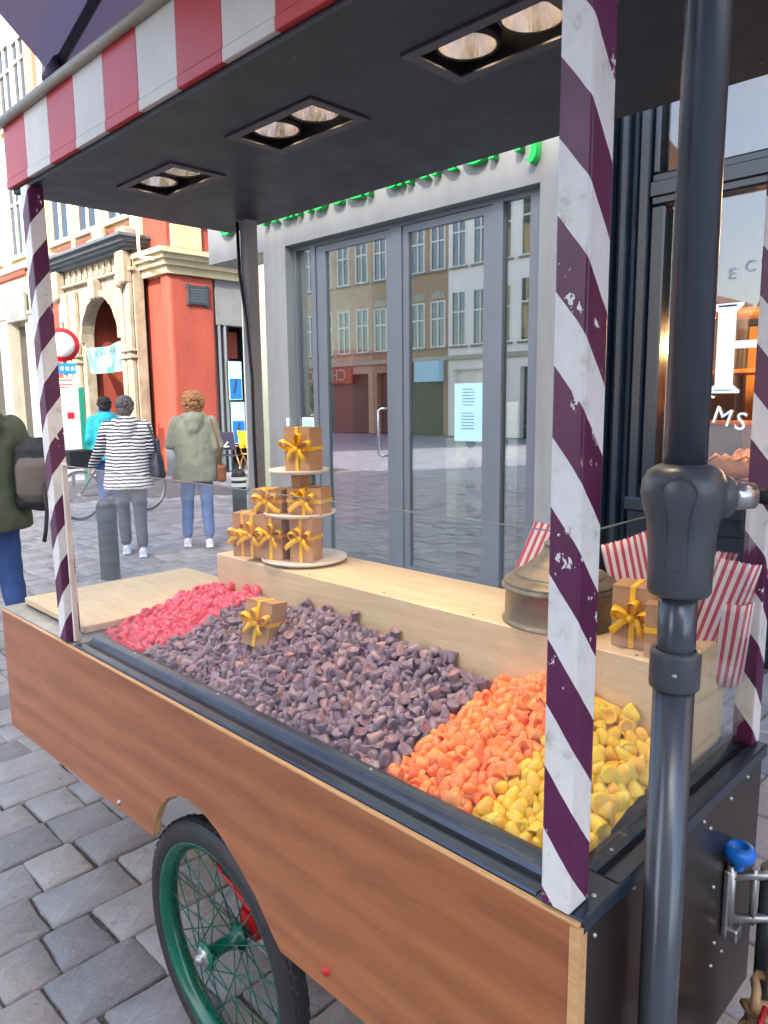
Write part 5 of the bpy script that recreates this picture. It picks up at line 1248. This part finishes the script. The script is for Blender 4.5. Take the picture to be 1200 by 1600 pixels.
def person(label, loc, rz, H=1.63, coat='coat_sage', sleeve=None, trouser='jeans_light', shoe='shoe_white', hair='hair_brown', hairkind='curly', arms=None, legs=None, hem=.80, hood=True, lean=0, width=1.0, cat='person', head_turn=0, scarf=None):
    P = thing('person', label, cat, loc, rz); s = H/1.63
    A = arms or {1: ((.22, -.03, 1.07), (.20, .10, .86)), -1: ((-.22, -.03, 1.07), (-.20, .10, .86))}
    Lg = legs or {1: ((.095, .06, .47), (.09, .05, .09)), -1: ((-.095, .02, .47), (-.09, -.10, .09))}
    body = MB()
    body.tube([(0, 0, .80), (0, 0, .90), (0, 0, 1.05), (0, 0, 1.22), (0, 0, 1.33), (0, .0, 1.385)], [(.09, .13), (.105, .155), (.09, .13), (.10, .15), (.08, .15), (.05, .06)], 14, up=(0, 1, 0))
    body.tube([(0, -.005, 1.34), (0, .01, 1.42), (0, .02, 1.47)], [.052, .048, .05], 12)
    body.ball((0, .02, 1.525), (.073, .092, .108), 16, 12); body.ball((0, .06, 1.465), (.05, .05, .045), 10, 8)
    body.ball((0, .115, 1.505), (.012, .018, .02), 8, 6)                      # nose
    for sx in (-1, 1): body.ball((sx*.075, .01, 1.51), (.010, .018, .028), 8, 6)
    for sx in (-1, 1):
        e, w = A[sx]; k, a = Lg[sx]
        limb(body, [(sx*.165, 0, 1.325), e, w], [.047, .037, .026])
        limb(body, [(sx*.085, 0, .85), k, a], [.078, .052, .036])
    me0 = remeshed(body, .014*s, 'body')
    bm = bmesh.new(); bm.from_mesh(me0)
    ex = MB()
    for sx in (-1, 1):
        e, w = A[sx]; hand(ex, w, Vector(w)-Vector(e), sx)
    tmp = ex.mesh('x'); bm.from_mesh(tmp); bm.to_mesh(me0); bm.free(); bpy.data.meshes.remove(tmp)
    for p_ in me0.polygons: p_.use_smooth = True
    bo = local('body', me0, 'skin', P)
    ey = MB()
    for sx in (-1, 1): ey.ball((sx*.032, .099, 1.527), (.012, .007, .008), 8, 6)
    local('eyes', ey, 'sign_white', bo)
    ey = MB()
    for sx in (-1, 1): ey.ball((sx*.032, .105, 1.527), (.006, .004, .006), 8, 6)
    ey.tube([(-.022, .106, 1.462), (0, .111, 1.464), (.022, .106, 1.462)], .004, 6); local('pupils_and_lips', ey, 'hair_dark', bo)
    # coat
    W = width; ct = MB()
    ct.tube([(0, 0, hem), (0, 0, hem+.08), (0, 0, .98), (0, 0, 1.12), (0, 0, 1.25), (0, -.005, 1.335), (0, -.005, 1.39)], [(.165*W, .235*W), (.162*W, .232*W), (.145*W, .205*W), (.14*W, .20*W), (.132*W, .195*W), (.10*W, .165*W), (.065, .075)], 18, up=(0, 1, 0))
    for sx in (-1, 1):
        e, w = A[sx]
        if not sleeve: limb(ct, [(sx*.165*W, 0, 1.315), e, w], [.072*W, .060*W, .046])
        else: limb(ct, [(sx*.165*W, 0, 1.315), Vector((sx*.165*W, 0, 1.315)).lerp(Vector(e), .25)], [.072*W, .068*W])
    if hood:
        ct.ball((0, -.10, 1.345), (.105, .065, .085), 14, 10); ct.ball((0, -.125, 1.27), (.07, .045, .07), 12, 8)
        ct.tube([(-.085, .06, 1.37), (-.1, -.03, 1.39), (0, -.10, 1.405), (.1, -.03, 1.39), (.085, .06, 1.37)], .034, 8)
    me = remeshed(ct, .016, 'coat', it=5)
    for v in me.vertices: v.co += Vector(noise.noise_vector(v.co*11))*.009+Vector(noise.noise_vector(v.co*26))*.004
    local('coat', me, coat, P)
    if sleeve:
        for sx in (-1, 1):
            e, w = A[sx]; sl_ = MB(); st_ = Vector((sx*.165*W, 0, 1.315)); limb(sl_, [st_.lerp(Vector(e), .22), e, w], [.066*W, .058*W, .046])
            local('sleeve', remeshed(sl_, .014, 'sleeve'), sleeve, P)
    tr = MB(); tr.tube([(0, 0, .80), (0, -.01, .88), (0, 0, 1.0)], [(.115, .155), (.12, .165), (.10, .15)], 14, up=(0, 1, 0))
    for sx in (-1, 1):
        k, a = Lg[sx]; k = Vector(k); a = Vector(a); limb(tr, [(sx*.085, 0, .84), k, a.lerp(k, .12)], [.095, .070, .058])
    me = remeshed(tr, .015, 'trousers')
    for v in me.vertices: v.co += Vector(noise.noise_vector(v.co*14))*.007
    local('trousers', me, trouser, P)
    for sx in (-1, 1):
        k, a = Lg[sx]; a = Vector(a); sh = MB(); lift = a.z-.09
        pitch_ = R(28) if lift > .02 else 0
        sh.tube([(0, -.075, .045), (0, -.02, .05), (0, .08, .04), (0, .165, .03)], [(.045, .035), (.05, .042), (.036, .046), (.02, .035)], 10, up=(0, 0, 1)); sh.bbox(-.044, .044, -.085, .175, 0, .022, .009)
        sh.xform(Matrix.Translation((a.x, a.y, lift)) @ Matrix.Rotation(-pitch_, 4, 'X')); local('shoe', remeshed(sh, .010, 'shoe', it=2), shoe, P)
    hr = MB()
    if hairkind == 'curly':
        hr.ball((0, .0, 1.545), (.105, .115, .105), 20, 14); hr.ball((0, -.04, 1.47), (.095, .07, .09), 16, 12)
        for k in range(150):
            d = Vector((random.gauss(0, 1), random.gauss(-.45, 1), random.gauss(.2, .9))).normalized(); c = Vector((0, -.005, 1.53))+Vector((d.x*.105, d.y*.118, d.z*.112))
            if c.y > .075 and c.z < 1.56: continue
            hr.ball(c, random.uniform(.014, .026), 7, 5)
    else:
        hr.ball((0, -.005, 1.545), (.088, .103, .098), 20, 14); hr.ball((0, -.05, 1.50), (.078, .062, .075), 16, 12)
        for k in range(70):
            d = Vector((random.gauss(0, 1), random.gauss(-.6, 1), random.gauss(.3, .9))).normalized(); c = Vector((0, -.008, 1.54))+Vector((d.x*.084, d.y*.10, d.z*.092))
            if c.y > .07 and c.z < 1.58: continue
            hr.ball(c, (.018, .02, .013), 7, 5)
    ho_ = local('hair', hr, hair, P)
    if scarf:
        sc_ = MB(); sc_.lathe([(.06, 1.385), (.085, 1.40), (.09, 1.42), (.075, 1.445), (.058, 1.45)], (0, .0, 0), 'z', 18); local('scarf', sc_, scarf, P)
    for ch in P.children: ch.scale = (1, 1, 1)
    P.scale = (s, s, s); return P
def heading(dx, dy): return math.atan2(dy, dx)-PI/2
# woman in the striped hoodie
person('woman in striped hooded top and grey trousers walking with a navy shoulder bag', (-7.22, 3.50, .004), heading(-1, .55), 1.64, 'shirt_stripe', 'sleeve_stripe', 'trousers_grey', 'shoe_pale', 'hair_grey', 'short',
       arms={-1: ((-.27, -.01, 1.08), (-.36, .16, .93)), 1: ((.235, -.04, 1.09), (.22, .08, .90))}, legs={1: ((.09, -.02, .47), (.10, -.12, .09)), -1: ((-.08, .10, .48), (-.07, .10, .09))}, hem=.70, width=1.08)
hb = thing('shoulder_bag', 'slouchy navy shoulder bag hanging behind the striped hoodie', 'bag', (-6.99, 3.70, .80), heading(-1, .55))
b = MB(); b.tube([(0, 0, .0), (0, 0, .03), (0, 0, .16), (0, -.01, .27), (0, -.01, .30)], [(.19, .05), (.20, .075), (.175, .07), (.12, .035), (.11, .02)], 16, up=(0, 1, 0)); me = remeshed(b, .012, 'bag_body')
for v in me.vertices: v.co += Vector(noise.noise_vector(v.co*16))*.012
local('bag_body', me, 'bag_navy', hb)
b = MB(); b.tube([(-.0, -.11, .28), (-.02, -.10, .42), (-.07, -.03, .56), (-.075, .05, .555), (-.02, .10, .42), (0, .11, .28)], [(.004, .012)]*6, 8); local('strap', b, 'bag_navy', hb)
# woman in the sage coat
person('woman with curly hair in a sage coat and light jeans, back turned', (-7.12, 4.22, .004), heading(-1, .62), 1.68, 'coat_sage', None, 'jeans_light', 'shoe_white', 'hair_brown', 'curly',
       arms={-1: ((-.25, .0, 1.08), (-.17, .19, 1.05)), 1: ((.24, -.03, 1.06), (.22, .07, .86))}, legs={1: ((.10, -.01, .47), (.11, -.06, .09)), -1: ((-.10, .06, .48), (-.12, .03, .09))}, hem=.70, width=1.05)
hb = thing('handbag', 'small brown leather bag at the sage coat', 'bag', (-6.93, 4.42, .72), heading(-1, .62))
b = MB(); b.bbox(-.05, .05, -.09, .09, 0, .19, .03, seg=2); local('bag_body', b, 'bag_brown', hb)
b = MB(); b.tube([(0, -.08, .18), (-.03, -.06, .45), (-.09, -.02, .68), (-.1, .04, .67), (-.03, .08, .45), (0, .08, .18)], [(.004, .009)]*6, 8); local('strap', b, 'bag_brown', hb)
# turquoise jacket, further along with the bicycle
person('person in a turquoise jacket and dark knit cap pushing the bicycle', (-9.93, 4.52, .004), heading(-1, .35), 1.66, 'coat_turq', None, 'jeans_blue', 'shoe_white', 'hair_dark', 'short', hem=.78, width=1.0, scarf='sign_blue')
# person in the porch
person('dark haired person in a navy jacket inside the stone arch', (-16.95, 8.75, .004), heading(-1, -.6), 1.72, 'canvas_navy', None, 'trousers_grey', 'bag_navy', 'hair_dark', 'short', hem=.82, hood=False)
# man with the backpack
ML = Vector((-4.93, 1.44, .004)); mrz = heading(-1, -.05)
person('man in an olive hooded jacket and blue jeans seen from behind', ML, mrz, 1.76, 'coat_olive', None, 'jeans_blue', 'bag_brown', 'hair_dark', 'short', hem=.74, width=1.12,
       arms={1: ((.27, -.03, 1.07), (.25, .08, .85)), -1: ((-.26, -.03, 1.07), (-.24, .10, .86))}, legs={1: ((.10, -.03, .47), (.12, -.10, .09)), -1: ((-.10, .06, .48), (-.10, .10, .09))})
bp = thing('backpack', 'black and taupe backpack slung on the shoulder of the olive jacket', 'backpack', ML+Vector((.20, .25, .92)), mrz+R(-35))
b = MB(); b.tube([(0, 0, 0), (0, 0, .05), (0, 0, .28), (0, -.005, .42), (0, -.01, .49)], [(.07, .12), (.10, .15), (.105, .155), (.085, .13), (.03, .07)], 16, up=(0, 1, 0)); me = remeshed(b, .013, 'pack_body')
for v in me.vertices: v.co += Vector(noise.noise_vector(v.co*15))*.012
local('pack_body', me, 'pack_black', bp)
b = MB(); b.tube([(0, -.075, .06), (0, -.09, .12), (0, -.09, .30), (0, -.07, .36)], [(.03, .07), (.05, .12), (.05, .12), (.02, .09)], 14, up=(0, 1, 0)); local('front_pocket', remeshed(b, .012, 'front_pocket'), 'pack_taupe', bp)
for sx in (-.09, .09):
    b = MB(); b.tube([(sx, .08, .45), (sx, .2, .44), (sx, .22, .25), (sx, .12, .05)], [(.005, .022)]*4, 8); local('strap', b, 'pack_black', bp)
b = MB(); b.tube([(.06, -.12, .22), (.09, -.16, .02), (.07, -.15, -.12), (.05, -.14, -.2)], [(.004, .014)]*4, 8); local('loose_strap', b, 'pack_black', bp)
bp.scale = (.86, .86, .92)
